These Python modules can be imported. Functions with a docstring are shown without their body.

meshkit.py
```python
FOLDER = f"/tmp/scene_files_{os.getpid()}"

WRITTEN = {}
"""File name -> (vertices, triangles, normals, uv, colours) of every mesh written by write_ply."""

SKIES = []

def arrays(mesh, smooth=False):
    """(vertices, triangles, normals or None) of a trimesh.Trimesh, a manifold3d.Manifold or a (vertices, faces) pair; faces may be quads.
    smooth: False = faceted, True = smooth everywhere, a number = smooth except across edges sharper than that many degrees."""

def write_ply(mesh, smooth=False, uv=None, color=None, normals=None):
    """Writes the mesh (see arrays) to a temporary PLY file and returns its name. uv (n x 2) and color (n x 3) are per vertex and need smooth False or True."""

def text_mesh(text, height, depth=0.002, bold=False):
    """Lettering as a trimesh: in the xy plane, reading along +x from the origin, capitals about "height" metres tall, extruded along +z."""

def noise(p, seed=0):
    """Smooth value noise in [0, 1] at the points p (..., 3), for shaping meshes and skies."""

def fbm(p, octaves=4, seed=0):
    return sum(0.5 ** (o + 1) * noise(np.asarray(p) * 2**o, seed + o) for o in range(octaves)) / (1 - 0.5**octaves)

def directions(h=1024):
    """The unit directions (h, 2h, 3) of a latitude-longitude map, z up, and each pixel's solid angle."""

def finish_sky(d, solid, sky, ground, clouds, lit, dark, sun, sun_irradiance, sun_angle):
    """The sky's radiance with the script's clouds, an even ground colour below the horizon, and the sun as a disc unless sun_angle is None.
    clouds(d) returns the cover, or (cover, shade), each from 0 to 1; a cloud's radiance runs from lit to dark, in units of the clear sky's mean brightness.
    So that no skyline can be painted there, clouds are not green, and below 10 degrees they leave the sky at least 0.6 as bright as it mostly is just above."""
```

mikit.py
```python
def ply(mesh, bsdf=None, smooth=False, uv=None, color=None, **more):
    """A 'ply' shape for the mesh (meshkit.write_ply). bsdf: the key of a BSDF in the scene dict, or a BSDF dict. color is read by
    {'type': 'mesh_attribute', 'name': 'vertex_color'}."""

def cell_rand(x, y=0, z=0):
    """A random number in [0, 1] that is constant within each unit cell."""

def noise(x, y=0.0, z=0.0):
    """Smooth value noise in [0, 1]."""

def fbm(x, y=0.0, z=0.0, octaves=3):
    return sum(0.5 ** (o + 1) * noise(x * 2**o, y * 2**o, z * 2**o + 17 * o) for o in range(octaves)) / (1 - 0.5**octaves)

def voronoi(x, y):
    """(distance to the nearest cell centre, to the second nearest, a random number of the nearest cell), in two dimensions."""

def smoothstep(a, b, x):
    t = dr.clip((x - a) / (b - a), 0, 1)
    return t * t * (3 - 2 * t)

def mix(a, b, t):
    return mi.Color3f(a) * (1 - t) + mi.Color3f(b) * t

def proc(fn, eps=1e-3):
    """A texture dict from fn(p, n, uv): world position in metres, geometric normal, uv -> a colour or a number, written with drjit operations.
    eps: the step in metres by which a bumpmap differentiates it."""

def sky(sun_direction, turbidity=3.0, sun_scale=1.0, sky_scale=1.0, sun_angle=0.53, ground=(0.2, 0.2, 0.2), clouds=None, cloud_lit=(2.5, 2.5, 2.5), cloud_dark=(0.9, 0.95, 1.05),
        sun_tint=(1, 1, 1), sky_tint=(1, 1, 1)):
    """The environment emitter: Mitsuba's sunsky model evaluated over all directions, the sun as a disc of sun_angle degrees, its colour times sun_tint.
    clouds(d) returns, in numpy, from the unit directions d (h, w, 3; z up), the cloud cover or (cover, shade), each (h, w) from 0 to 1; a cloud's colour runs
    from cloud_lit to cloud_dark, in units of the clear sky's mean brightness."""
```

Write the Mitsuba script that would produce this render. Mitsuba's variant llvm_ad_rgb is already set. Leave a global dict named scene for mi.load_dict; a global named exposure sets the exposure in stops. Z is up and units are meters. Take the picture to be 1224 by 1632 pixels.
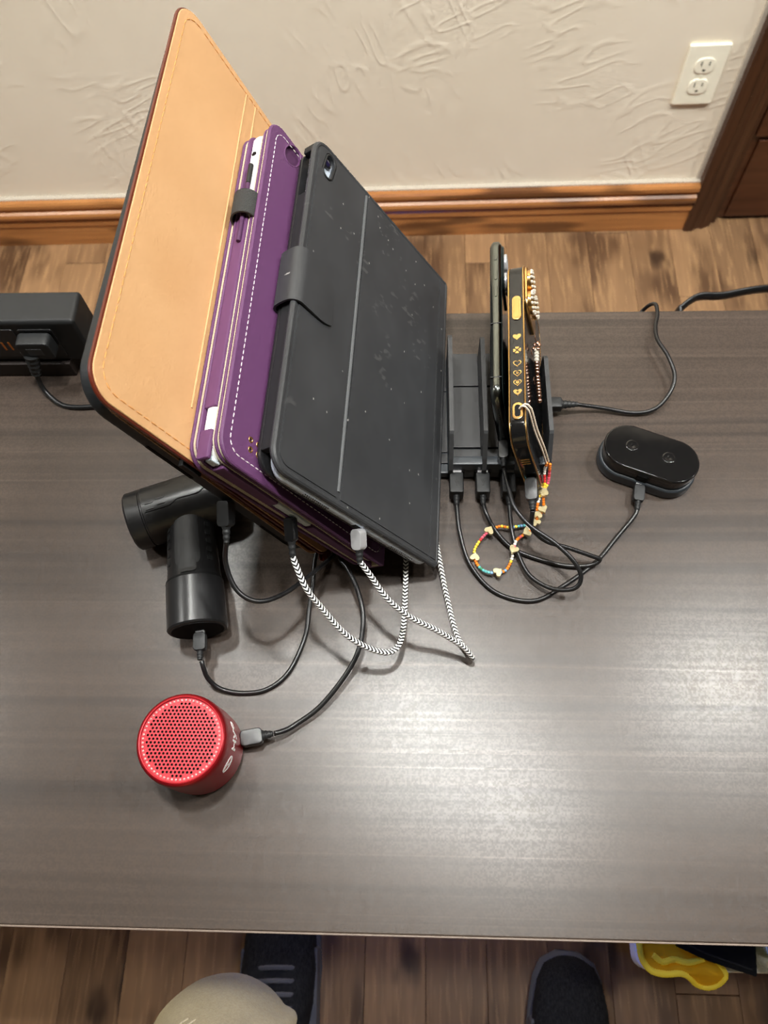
import math, random
import numpy as np, trimesh, manifold3d as m3, shapely, shapely.geometry as sg
import drjit as dr, mitsuba as mi
import mikit, meshkit
from mikit import proc, noise, fbm, voronoi, cell_rand, smoothstep, mix
random.seed(7); RNG = np.random.default_rng(11)
T = mi.ScalarTransform4f
scene, labels = {}, {}
A = np.array

# ---------------------------------------------------------------- camera
EYE = A([0.0, -0.434, 0.5323])
RIGHT, DOWN, FWD = A([0.998963, 0.020249, -0.040785]), A([0.001278, -0.907795, -0.419413]), A([-0.045517, 0.418926, -0.906879])
cam = np.eye(4); cam[:3, 0], cam[:3, 1], cam[:3, 2], cam[:3, 3] = -RIGHT, -DOWN, FWD, EYE
scene['camera'] = {'type': 'thinlens', 'aperture_radius': .0011, 'focus_distance': .50, 'fov_axis': 'x', 'fov': math.degrees(2 * math.atan(612 / 1231.734)), 'to_world': T(cam.tolist()), 'near_clip': 0.02, 'far_clip': 30.0}

# ---------------------------------------------------------------- lights and exposure
exposure = -0.07
CEIL, FLOOR, WALL = 1.70, -0.742, 0.832
WARM = A([1.0, 0.995, 0.95])
LAMPS = [((-0.01, -0.06), 850.0, .055), ((0.26, -0.25), 300.0, .065), ((0.85, 0.05), 310.0, .085), ((-1.75, -0.02), 360.0, .085), ((1.6, -0.02), 280.0, .085), ((-0.45, 0.28), 200.0, .085)]  # far side and rear lamps added to brighten wall and rear floor
BLUE = 150.0

# ---------------------------------------------------------------- helpers
def lin(r, g, b):
    c = A([r, g, b]) / 255.0
    return np.where(c < 0.04045, c / 12.92, ((c + 0.055) / 1.055) ** 2.4)
def C3(*c): return mi.Color3f(*[float(x) for x in lin(*c)])
def rgb(c): return {'type': 'rgb', 'value': [float(x) for x in c]}
def pbr(color, rough=.5, metal=0., spec=.5, bump=None, bscale=1.0, **kw):
    d = {'type': 'principled', 'base_color': color if isinstance(color, dict) else rgb(color), 'roughness': rough, 'metallic': metal, 'specular': spec, **kw}
    if bump is not None: d = {'type': 'bumpmap', 'scale': bscale, 'arbitrary': bump, 'bsdf': d}
    return {'type': 'twosided', 'bsdf': d}
def key(name, parent=None):
    k = name if parent is None else parent + '__' + name
    if k not in scene and k not in labels and not any(x.startswith(k + '__') for x in (scene if parent is None else ())): return k
    i = 1
    while f'{k}_{i:03d}' in scene or f'{k}_{i:03d}' in labels: i += 1
    return f'{k}_{i:03d}'
def thing(name, label, cat, group=None):
    k = key(name); labels[k] = {'label': label, 'category': cat}
    if group: labels[k]['group'] = group
    return k
def put(name, mesh, mat, parent=None, smooth=35, M=None, label=None, kind=None, cat=None, uv=None, **kw):
    """one mesh of the scene; M: 4 x 4 applied to the vertices"""
    k = key(name, parent)
    if M is not None:
        mesh = (mesh.copy() if isinstance(mesh, trimesh.Trimesh) else mesh); mesh.apply_transform(M)
    scene[k] = mikit.ply(mesh, mat, smooth=smooth, uv=uv, **kw)
    e = labels.setdefault(k, {})
    if label: e['label'] = label
    if kind: e['kind'] = kind
    if cat: e['category'] = cat
    if not e: del labels[k]
    return k
def struct(name, mesh, mat, parent=None, smooth=False, label=None, **kw):
    return put(name, mesh, mat, parent, smooth, kind='structure' if parent is None else None, label=label, **kw)
def tri(v, f): return trimesh.Trimesh(np.asarray(v, float), np.asarray(f, int), process=False)
def cat_(ms): return trimesh.util.concatenate(list(ms))
def frame(o, x, y, z):
    M = np.eye(4); M[:3, 0], M[:3, 1], M[:3, 2], M[:3, 3] = x, y, z, o; return M
def rotz(a, o=(0, 0, 0)):
    c, s = math.cos(a), math.sin(a); return frame(o, [c, s, 0], [-s, c, 0], [0, 0, 1])
def aim(o, d, up=(0, 0, 1)):
    """frame with +y along d and z near up"""
    y = A(d, float); y /= np.linalg.norm(y); x = np.cross(y, up); x /= np.linalg.norm(x); return frame(o, x, y, np.cross(x, y))
def rr(w, h, r, n=6, cx=0., cy=0., rb=None):
    if rb is not None:                    # own radius for the two corners at the low side
        t, b = rr(w, h, r, n, cx, cy), rr(w, h, rb, n, cx, cy); k = 2 * (n + 1); return np.vstack([t[:k], b[k:]])
    r = max(min(r, w / 2 - 1e-6, h / 2 - 1e-6), 1e-6); p = []
    for (sx, sy, a0) in ((1, 1, 0), (-1, 1, 90), (-1, -1, 180), (1, -1, 270)):
        for t in np.radians(np.linspace(a0, a0 + 90, n + 1)): p.append((cx + sx * (w / 2 - r) + r * math.cos(t), cy + sy * (h / 2 - r) + r * math.sin(t)))
    return A(p)
def loft(rings, closed=True):
    """rings: list of (n, 3) loops, capped at both ends with fans"""
    n = len(rings[0]); v = np.vstack(rings); f = []
    for k in range(len(rings) - 1):
        i = np.arange(n); j = (i + 1) % n; a = k * n
        f += np.stack([a + i, a + j, a + n + j], 1).tolist() + np.stack([a + i, a + n + j, a + n + i], 1).tolist()
    if closed:
        c0, c1 = rings[0].mean(0), rings[-1].mean(0); b = len(v); v = np.vstack([v, c0, c1]); e = (len(rings) - 1) * n
        for i in range(n): f += [[b, (i + 1) % n, i], [b + 1, e + i, e + (i + 1) % n]]
    return tri(v, f)
def slab(a0, a1, b0, b1, c0, c1, r=.002, e=.0006, n=5, steps=2):
    """rounded slab in the a-b plane, thickness along c, rounded edges of radius e"""
    rings = []
    w, h, cx, cy = a1 - a0, b1 - b0, (a0 + a1) / 2, (b0 + b1) / 2
    e = min(e, (c1 - c0) / 2 - 1e-6)
    ts = np.linspace(0, math.pi / 2, steps + 1)
    prof = [(e * (1 - math.sin(t)), c0 + e * (1 - math.cos(t))) for t in ts] + [(e * (1 - math.cos(t)), c1 - e + e * math.sin(t)) for t in ts]
    for ins, c in prof:
        p = rr(w - 2 * ins, h - 2 * ins, max(r - ins, 1e-5), n, cx, cy); rings.append(np.column_stack([p, np.full(len(p), c)]))
    return loft(rings)
def box(a0, a1, b0, b1, c0, c1, e=.0006): return slab(a0, a1, b0, b1, c0, c1, e, e, 2, 2)
def extr(poly, h, z0=0.):
    gs = getattr(poly, 'geoms', [poly]); ms = [trimesh.creation.extrude_polygon(g, h, engine='earcut') for g in gs if not g.is_empty]
    m = cat_(ms); m.apply_translation([0, 0, z0]); return m
def catmull(P, step=.002, closed=False):
    P = A(P, float); n = len(P); Q = np.vstack([P[-1], P, P[0], P[1]]) if closed else np.vstack([2 * P[0] - P[1], P, 2 * P[-1] - P[-2]])
    out = []
    for i in range(n if closed else n - 1):
        p0, p1, p2, p3 = Q[i:i + 4]; k = max(2, int(np.linalg.norm(p2 - p1) / step))
        for t in np.arange(k) / k:
            out.append(.5 * ((2 * p1) + (p2 - p0) * t + (2 * p0 - 5 * p1 + 4 * p2 - p3) * t * t + (3 * p1 - p0 - 3 * p2 + p3) * t ** 3))
    if not closed: out.append(P[-1])
    return A(out)
def tube(P, r, n=10, closed=False, flat=1.0, uvs=False):
    P = A(P, float); m = len(P); r = np.broadcast_to(r, (m,))
    tan = (np.roll(P, -1, 0) - np.roll(P, 1, 0)) if closed else np.gradient(P, axis=0)
    tan /= np.linalg.norm(tan, axis=1, keepdims=True) + 1e-12
    nrm = np.cross(tan[0], [0, 0, 1.0]); nrm = nrm if np.linalg.norm(nrm) > .1 else np.cross(tan[0], [1.0, 0, 0]); nrm /= np.linalg.norm(nrm)
    th = np.arange(n + (1 if uvs else 0)) / n * 2 * math.pi; nn = len(th); rings, uv, s = [], [], 0.
    for i in range(m):
        nrm = nrm - tan[i] * (nrm @ tan[i]); nrm /= np.linalg.norm(nrm); bi = np.cross(tan[i], nrm)
        if i: s += np.linalg.norm(P[i] - P[i - 1])
        rings.append(P[i] + r[i] * (np.cos(th)[:, None] * nrm + flat * np.sin(th)[:, None] * bi)); uv.append(np.column_stack([np.arange(nn) / n, np.full(nn, s)]))
    if uvs:
        v = np.vstack(rings); f = []
        for k in range(m - 1):
            for i in range(n): a = k * nn + i; f += [[a, a + 1, a + nn + 1], [a, a + nn + 1, a + nn]]
        return tri(v, f), np.vstack(uv)
    if closed: return loft(rings + [rings[0]], False)
    return loft(rings)
def lathe(prof, n=48):
    """profile (r, z) bottom to top around z"""
    th = np.arange(n) / n * 2 * math.pi
    return loft([np.column_stack([r * np.cos(th), r * np.sin(th), np.full(n, z)]) for r, z in prof])
def rod(p0, p1, r, n=16, e=.0003):
    p0, p1 = A(p0, float), A(p1, float); d = p1 - p0; L = np.linalg.norm(d)
    m = lathe([(max(r - e, 1e-5), 0), (r, e), (r, L - e), (max(r - e, 1e-5), L)], n); M = aim(p0, d, (0, 0, 1) if abs(d[2]) < .9 * L else (1, 0, 0))
    m.apply_transform(frame(p0, M[:3, 0], -M[:3, 2], M[:3, 1]) if True else M); return m
def dashes(P, on, off, r=.00035, lift=A([0, 0, 0])):
    """stitches laid along a dense closed or open path"""
    s = np.concatenate([[0], np.cumsum(np.linalg.norm(np.diff(P, axis=0), axis=1))]); ms = []
    at = lambda t: A([np.interp(t, s, P[:, k]) for k in range(3)])
    t = 0.
    while t + on < s[-1]:
        q = A([at(t), at(t + on / 2), at(t + on)]); ms.append(tube(q + lift, [r * .6, r, r * .6], 5)); t += on + off
    return cat_(ms)
def rect_path(a0, a1, b0, b1, r, c, n=8, rb=None):
    p = rr(a1 - a0, b1 - b0, r, n, (a0 + a1) / 2, (b0 + b1) / 2, rb); p = np.vstack([p, p[:1]]); q = []
    for i in range(len(p) - 1):
        k = max(1, int(np.linalg.norm(p[i + 1] - p[i]) / .004)); q += [p[i] + (p[i + 1] - p[i]) * t for t in np.arange(k) / k]
    q.append(p[-1]); q = A(q); return np.column_stack([q, np.full(len(q), c)])
def tablet_frame(o, lean, yaw):
    d = A([math.sin(yaw), math.cos(yaw), 0]); s = A([math.cos(yaw), -math.sin(yaw), 0]); u = -s * math.sin(lean) + A([0, 0, math.cos(lean)])
    return frame(o, d, u, np.cross(d, u))
def heart(w):
    t = np.linspace(0, 2 * math.pi, 28, endpoint=False); x = 16 * np.sin(t) ** 3; y = 13 * np.cos(t) - 5 * np.cos(2 * t) - 2 * np.cos(3 * t) - np.cos(4 * t)
    return sg.Polygon(np.column_stack([x, y]) * (w / 32))

# ---------------------------------------------------------------- materials
def M_(name, d): scene['mat_' + name] = d; return 'mat_' + name
def plank_of(p):
    return dr.floor((p.x + 20.0) / .087)
def floor_color(p, n, uv):
    c = plank_of(p); off = cell_rand(c, 5) * 1.4; row = dr.floor((p.y + off + 20.0) / 1.4); t = cell_rand(c, row, 3); s = cell_rand(c, row, 8) * 40
    wx = p.x + .012 * (noise(p.x * 14 + s, p.y * 5) - .5)
    g = fbm(wx * 95 + s, p.y * 6 + s * 3, 0, 3); g2 = fbm(p.x * 18 + s, p.y * 7 - s, 2, 3)
    col = mix(C3(106, 79, 55), C3(163, 126, 90), t * .55 + .45 * g)
    col = mix(col, C3(70, 46, 30), smoothstep(.50, .78, g2) * .8)
    h = fbm(wx * 260 + s, p.y * 22, 5, 2); col = mix(col, C3(206, 164, 116), smoothstep(.5, .85, h) * .22)
    d1, d2, w = voronoi(p.x * 8.0 + s, p.y * 4.4)
    k = smoothstep(.26, .06, d1 + .12 * noise(p.x * 90, p.y * 40)) * smoothstep(.60, .68, w)
    return mix(col, C3(42, 26, 18), k * .85)
def floor_bump(p, n, uv):
    c = plank_of(p); return .0007 * fbm(p.x * 60 + c * 7, p.y * 9, 0, 2) + .0014 * noise(p.x * 16, p.y * 8)
FLOORM = M_('floor', pbr(proc(floor_color), .42, spec=.4, bump=proc(floor_bump, .002)))
def desk_color(p, n, uv):
    yy = p.y + .004 * noise(p.x * 3, p.y * 20)
    g = fbm(p.x * 2.2, yy * 260, 1, 3); h = fbm(p.x * 1.2 + 9, yy * 60, 4, 3); f = noise(p.x * 6, yy * 900, 3)
    c = mix(C3(43, 36, 31), C3(72, 61, 54), dr.clip(.5 * g + .45 * h + .12 * f, 0, 1))
    c = mix(c, C3(40, 34, 31), smoothstep(.60, .78, fbm(p.x * 1.7 + 3, yy * 130, 8, 2)) * .5)
    c = mix(c, C3(112, 98, 88), smoothstep(.74, .86, noise(p.x * 1.6 - 4, yy * 420, 6)) * .10)
    return c * (.89 + .22 * grit(p))
def grit(p): return smoothstep(.25, .75, noise(p.x * 950, p.y * 950, 2))
def desk_rough(p, n, uv): return .335 - .055 * grit(p)
DESKM = M_('desk', pbr(proc(desk_color), proc(desk_rough), spec=.45))
def wall_color(p, n, uv): return mix(C3(226, 215, 195), C3(233, 223, 205), fbm(p.x * 5, p.z * 5, p.y * 5, 2))
def wall_bump(p, n, uv):
    u, v = p.x + p.y * .7, p.z
    wu, wv = u + .03 * noise(u * 9, v * 9, 1), v + .03 * noise(u * 9, v * 9, 5)
    a = noise(wu * 60 + wv * 22, wv * 14 + 3 * noise(u * 4, v * 4, 9)); ridge = smoothstep(.16, .0, dr.abs(a - .5))
    b = noise(wu * 16 + wv * 5, wv * 66 - wu * 25); ridge2 = smoothstep(.14, .0, dr.abs(b - .5))
    m = smoothstep(.50, .68, fbm(u * 8, v * 8, 6, 2)); m2 = smoothstep(.50, .68, fbm(u * 7 + 30, v * 7, 2, 2))
    return .0007 * (ridge * m + ridge2 * m2) + .0009 * fbm(wu * 16, wv * 16, 0, 2)
WALLM = M_('wall', pbr(proc(wall_color), .7, spec=.3, bump=proc(wall_bump, .0015)))
PLAIN = M_('plain_wall', pbr(lin(86, 85, 83), .8, spec=.2))
CEILM = M_('ceiling', pbr(lin(150, 149, 146), .9, spec=.1))
def amber_color(p, n, uv):
    g = fbm(p.x * 7, p.z * 190, p.y * 60, 3); b = fbm(p.x * 5 + 7, p.z * 30, 2, 3)
    c = mix(C3(140, 84, 42), C3(206, 144, 84), dr.clip(g * .8 + .1, 0, 1))
    return mix(c, C3(58, 30, 14), smoothstep(.55, .72, b) * .7)
AMBER = M_('amber_wood', pbr(proc(amber_color), .3, spec=.5, clearcoat=.4, clearcoat_gloss=.8))
def dark_color(p, n, uv):
    g = fbm(p.x * 120, p.z * 5, p.y * 90, 3); return mix(C3(40, 21, 11), C3(80, 46, 25), g)
DARKWOOD = M_('dark_wood', pbr(proc(dark_color), .38, spec=.5))
def door_color(p, n, uv):
    g = fbm(p.x * 8, p.z * 70, p.y * 9, 3); return mix(C3(52, 26, 14), C3(88, 50, 28), g)
DOORM = M_('door_wood', pbr(proc(door_color), .35, spec=.5))
CREAM = M_('ivory_plastic', pbr(lin(250, 246, 226), .32, spec=.5))
SLOTB = M_('slot_dark', pbr(lin(40, 34, 28), .6))
CAULK = M_('caulk', pbr(lin(190, 182, 168), .5))
BLACK = M_('black_plastic', pbr(lin(24, 24, 25), .30, spec=.5))
BLACKM = M_('black_matte', pbr(lin(28, 29, 30), .50, spec=.35))
GRAYB = M_('charcoal_plastic', pbr(lin(42, 43, 45), .5, spec=.5))
STEELB = M_('slate_plastic', pbr(lin(44, 50, 56), .42, spec=.5))
PIANO = M_('gloss_black', pbr(lin(14, 14, 15), .08, spec=.6))
CORD = M_('black_cord', pbr(lin(20, 20, 21), .33, spec=.5))
DEEP = M_('deep_black', pbr(lin(6, 6, 7), .7, spec=.2))
SILVER = M_('silver_metal', pbr(lin(190, 190, 192), .3, metal=.55))
STEEL = M_('steel_gray', pbr(lin(188, 198, 210), .28, metal=.2))
GOLD = M_('gold_metal', pbr(lin(236, 190, 120), .2, metal=1.))
ROSE = M_('rose_gold', pbr(lin(232, 180, 150), .2, metal=1.))
COPPER = M_('copper_contact', pbr(lin(214, 130, 60), .3, metal=.8))
WHITEP = M_('white_plastic', pbr(lin(236, 236, 234), .35, spec=.5))
PALEBL = M_('pale_plastic', pbr(lin(200, 214, 222), .35, spec=.5))
def grain(s, a): return proc(lambda p, n, uv: a * (voronoi(p.y * s, (p.z * .9 - p.x * .45) * s)[0]), .0003)
def tan_color(p, n, uv): return mix(C3(176, 134, 92), C3(188, 148, 106), fbm(p.y * 30, p.z * 30, p.x * 9, 3))
TAN = M_('tan_leather', pbr(proc(tan_color), .55, spec=.3, bump=grain(800., .00022)))
TANTH = M_('tan_thread', pbr(lin(196, 140, 82), .7, spec=.2))
BROWN = M_('brown_leather', pbr(lin(78, 28, 14), .3, spec=.6))
TPU = M_('black_rubber', pbr(lin(30, 32, 34), .42, spec=.4))
PURPLE = M_('purple_leather', pbr(lin(86, 51, 87), .5, spec=.4, bump=grain(900., .0002)))
PURPD = M_('purple_lining', pbr(lin(70, 40, 70), .6, spec=.3))
LINING = M_('beige_lining', pbr(lin(176, 166, 146), .9, spec=.1))
CREAMTH = M_('cream_thread', pbr(lin(214, 202, 206), .7, spec=.2))
def elastic(p, n, uv): return mix(C3(28, 28, 28), C3(70, 70, 68), smoothstep(.4, .8, dr.sin(p.y * 5200) * .5 + .5))
ELASTIC = M_('elastic', pbr(proc(elastic), .8, spec=.2))
def scuff_color(p, n, uv):
    u, v = p.y, p.z - p.x
    d1, d2, w = voronoi(u * 55, v * 55)
    k = smoothstep(.055, .02, d1) * smoothstep(.80, .86, w)
    sc = smoothstep(.62, .80, fbm(u * 260, v * 120 + u * 90, 3, 2)) * smoothstep(.70, .78, fbm(u * 26, v * 26, 3, 2))
    base = mix(C3(40, 41, 43), C3(52, 53, 55), fbm(u * 25, v * 25, 1, 3))
    return mix(base, C3(160, 158, 154), dr.clip(0.6 * k + .06 * sc, 0, 1))
SCUFF = M_('scuffed_black', pbr(proc(scuff_color), .48, spec=.4, bump=proc(lambda p, n, uv: .00012 * noise(p.x * 700, p.y * 700, p.z * 700), .0005)))
RED = M_('red_metal', pbr(lin(130, 12, 20), .32, metal=.55, spec=.6))
REDG = M_('red_grille', pbr(lin(160, 22, 34), .38, metal=.35, spec=.6))
PINK = M_('bright_stud', pbr(lin(250, 190, 190), .15, metal=.7))
PRINT = M_('gray_print', pbr(lin(205, 190, 188), .4))
GRAPH = M_('graphite_metal', pbr(lin(112, 116, 112), .16, metal=1.))
GREENB = M_('dark_glass', pbr(lin(22, 30, 30), .08, spec=.7))
LENS = M_('lens', pbr(lin(20, 20, 46), .05, spec=.8))
def braid_col(p, n, uv):
    u, v = uv.x * 2, uv.y / .0028
    z = v + .9 * dr.abs(2 * (u - dr.floor(u)) - 1); s = z - dr.floor(z)
    return mix(C3(24, 24, 24), C3(232, 230, 226), smoothstep(.40, .46, s) * smoothstep(1.0, .94, s))
BRAID = M_('braided_sleeve', pbr(proc(braid_col), .7, spec=.2))
def khaki_color(p, n, uv):
    w = noise(p.x * 900, p.y * 900, p.z * 900); return mix(C3(128, 116, 88), C3(154, 142, 112), .5 * w + .5 * fbm(p.x * 40, p.y * 40, p.z * 40, 2))
KHAKI = M_('khaki_cloth', pbr(proc(khaki_color), .9, spec=.1))
KHAKIS = M_('khaki_seam', pbr(lin(158, 146, 120), .9, spec=.1))
MESHB = M_('shoe_mesh', pbr(proc(lambda p, n, uv: mix(C3(20, 20, 21), C3(46, 46, 46), noise(p.x * 700, p.y * 260, p.z * 700))), .8, spec=.2))
SOLE = M_('shoe_sole', pbr(lin(96, 97, 100), .6, spec=.3))
LACE = M_('lace_gray', pbr(lin(104, 104, 106), .8, spec=.2))
YELLOW = M_('yellow_cloth', pbr(proc(lambda p, n, uv: mix(C3(206, 146, 20), C3(232, 178, 36), fbm(p.x * 60, p.y * 60, p.z * 60, 3))), .95, spec=.1, sheen=.6))
YELLOWL = M_('yellow_fringe', pbr(lin(250, 218, 66), .95, spec=.1, sheen=.6))
LIME = M_('lime', pbr(lin(184, 214, 120), .6, spec=.3))
CLEAR = M_('clear_plastic', {'type': 'thindielectric', 'int_ior': 1.3})
WIRE = M_('white_cord', pbr(lin(206, 190, 170), .7, spec=.2))
BEADC = {n: M_('bead_' + n, pbr(lin(*c), .14, spec=.7, clearcoat=.6)) for n, c in dict(orange=(226, 120, 30), yellow=(232, 196, 60), green=(60, 130, 90), teal=(90, 170, 170), red=(196, 50, 50), pink=(214, 90, 110), white=(236, 228, 214), blue=(110, 150, 190)).items()}
HEARTG = M_('pale_gold', pbr(lin(230, 216, 170), .22, metal=.8))
CRYSTAL = M_('crystal', pbr(lin(240, 232, 214), .06, metal=.5, spec=1.0))
SCREEN = M_('screen_glass', pbr(lin(10, 10, 12), .06, spec=.6))
LEDM = M_('led_case', pbr(lin(200, 200, 205), .5))

# ---------------------------------------------------------------- the room
X0, X1, Y0 = -2.0, 2.0, -2.4
W = rotz(.0129, (0, WALL, 0))            # the back wall's frame: x along it, y behind it, z up
jx = .5625                                # where the door casing starts
DX0, DX1, DTOP = jx + .058, jx + .058 + .86, 1.30
wallp = sg.box(-2.1, FLOOR - .02, 2.1, CEIL).difference(sg.box(DX0, FLOOR - .1, DX1, DTOP))
m = extr(wallp, .1); Mx = frame((0, 0, 0), (1, 0, 0), (0, 0, 1), (0, -1, 0)); Mx[:3, 3] = (0, .1, 0); m.apply_transform(W @ Mx)
struct('wall_back', m, WALLM, label='beige hand-troweled plaster wall behind the desk')
struct('wall_left', box(X0 - .1, X0, Y0, .95, FLOOR, CEIL, .001), PLAIN)
struct('wall_right', box(X1, X1 + .1, Y0, .95, FLOOR, CEIL, .001), PLAIN)
struct('wall_front', box(X0, X1, Y0 - .1, Y0, FLOOR, CEIL, .001), PLAIN)
struct('ceiling', box(X0 - .1, X1 + .1, Y0 - .1, 1.0, CEIL, CEIL + .05, .001), CEILM)
struct('floor', box(X0 - .1, X1 + .1, Y0 - .1, 1.1, FLOOR - .06, FLOOR - .012, .001), DARKWOOD, label='floor of brown wood planks running towards the wall')
def rnd(c, k): return random.Random(int(c) * 97 + k).random()
def crand(x, y=0, z=0):
    """cell_rand in numpy integers, so that boards and their colours agree"""
    i = [(int(math.floor(v)) + 1000000) & 0xFFFFFFFF for v in (x, y, z)]
    h = (i[0] * 374761393 + i[1] * 668265263 + i[2] * 2147483647) & 0xFFFFFFFF
    h = ((h ^ (h >> 13)) * 1274126177) & 0xFFFFFFFF
    return ((h ^ (h >> 16)) & 0xFFFFFF) / 16777215.0
PW = .087
for c in range(int((20 - 1.25) / PW), int((20 + 1.3) / PW)):
    off = crand(c, 5) * 1.4; xa = c * PW - 20
    r0 = math.floor((Y0 + off + 20) / 1.4)
    for row in range(r0, r0 + 4):
        ya, yb = max(row * 1.4 - off - 20, -1.6), min((row + 1) * 1.4 - off - 20, .90)
        if yb - ya < .05: continue
        dz = -.0007 * rnd(c * 10 + row, 3)
        struct('plank', slab(xa + .0003, xa + PW - .0003, ya + .0006, yb - .0006, FLOOR - .012, FLOOR + dz, .001, .0006, 1, 2), FLOORM, 'floor', smooth=50)
# baseboard: an extruded moulding with cap, cove and bead
prof = [(0, 0), (.016, 0), (.016, .052), (.0195, .056), (.0195, .066), (.0165, .070), (.0165, .073), (.0245, .080), (.0255, .086), (.0235, .092), (.0165, .096), (.0165, .102), (.022, .106), (.022, .114), (.019, .1185), (0, .1185)]
bp = sg.Polygon(prof)
def moulding(poly, L):
    m = extr(poly, L); m.apply_transform(frame((0, 0, 0), (0, -1, 0), (0, 0, 1), (-1, 0, 0))); return m      # x of the profile towards the room, y up, length along -x
m = moulding(bp, 2.0 + jx); m.apply_transform(W @ frame((jx, 0, FLOOR), (1, 0, 0), (0, 1, 0), (0, 0, 1)))
struct('baseboard_back', m, AMBER, smooth=20, label='amber stained wood baseboard with a beaded moulding')
cl = moulding(sg.box(0, .1185, .010, .1215), 2.0 + jx); cl.apply_transform(W @ frame((jx, 0, FLOOR), (1, 0, 0), (0, 1, 0), (0, 0, 1)))
struct('caulk_line', cl, CAULK, 'baseboard_back')
# door casing and door
cas = sg.Polygon([(0, 0), (.020, 0), (.022, .004), (.022, .020), (.017, .024), (.014, .034), (.016, .040), (.012, .050), (.008, .058), (0, .058)])
def upright(x, flip=1):
    m = extr(cas, DTOP - FLOOR + .06); v = m.vertices.copy(); m.vertices = np.column_stack([x + flip * v[:, 1], -v[:, 0], FLOOR + v[:, 2]]); m.fix_normals(); m.apply_transform(W); return m
cs = struct('trim_1', upright(jx), DARKWOOD, smooth=20, label='dark stained wood door casing at the end of the wall')
struct('side', upright(DX1 + .058, -1), DARKWOOD, cs, smooth=20)
struct('head', box(DX0, DX1, -.018, 0, DTOP, DTOP + .058, .002), DARKWOOD, cs, M=W)
struct('jamb', box(DX0, DX0 + .012, .0, .10, FLOOR, DTOP, .001), DARKWOOD, cs, M=W)
struct('jamb', box(DX1 - .012, DX1, .0, .10, FLOOR, DTOP, .001), DARKWOOD, cs, M=W)
struct('caulk_line', box(jx - .0080, jx + .001, -.0045, 0, FLOOR + .119, DTOP, .0008), CAULK, cs, M=W)
dk = struct('door_1', box(DX0 + .013, DX1 - .013, .012, .050, FLOOR + .004, DTOP - .003, .002), DOORM, M=W, label='dark red-brown wooden door beside the wall outlet')
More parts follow.
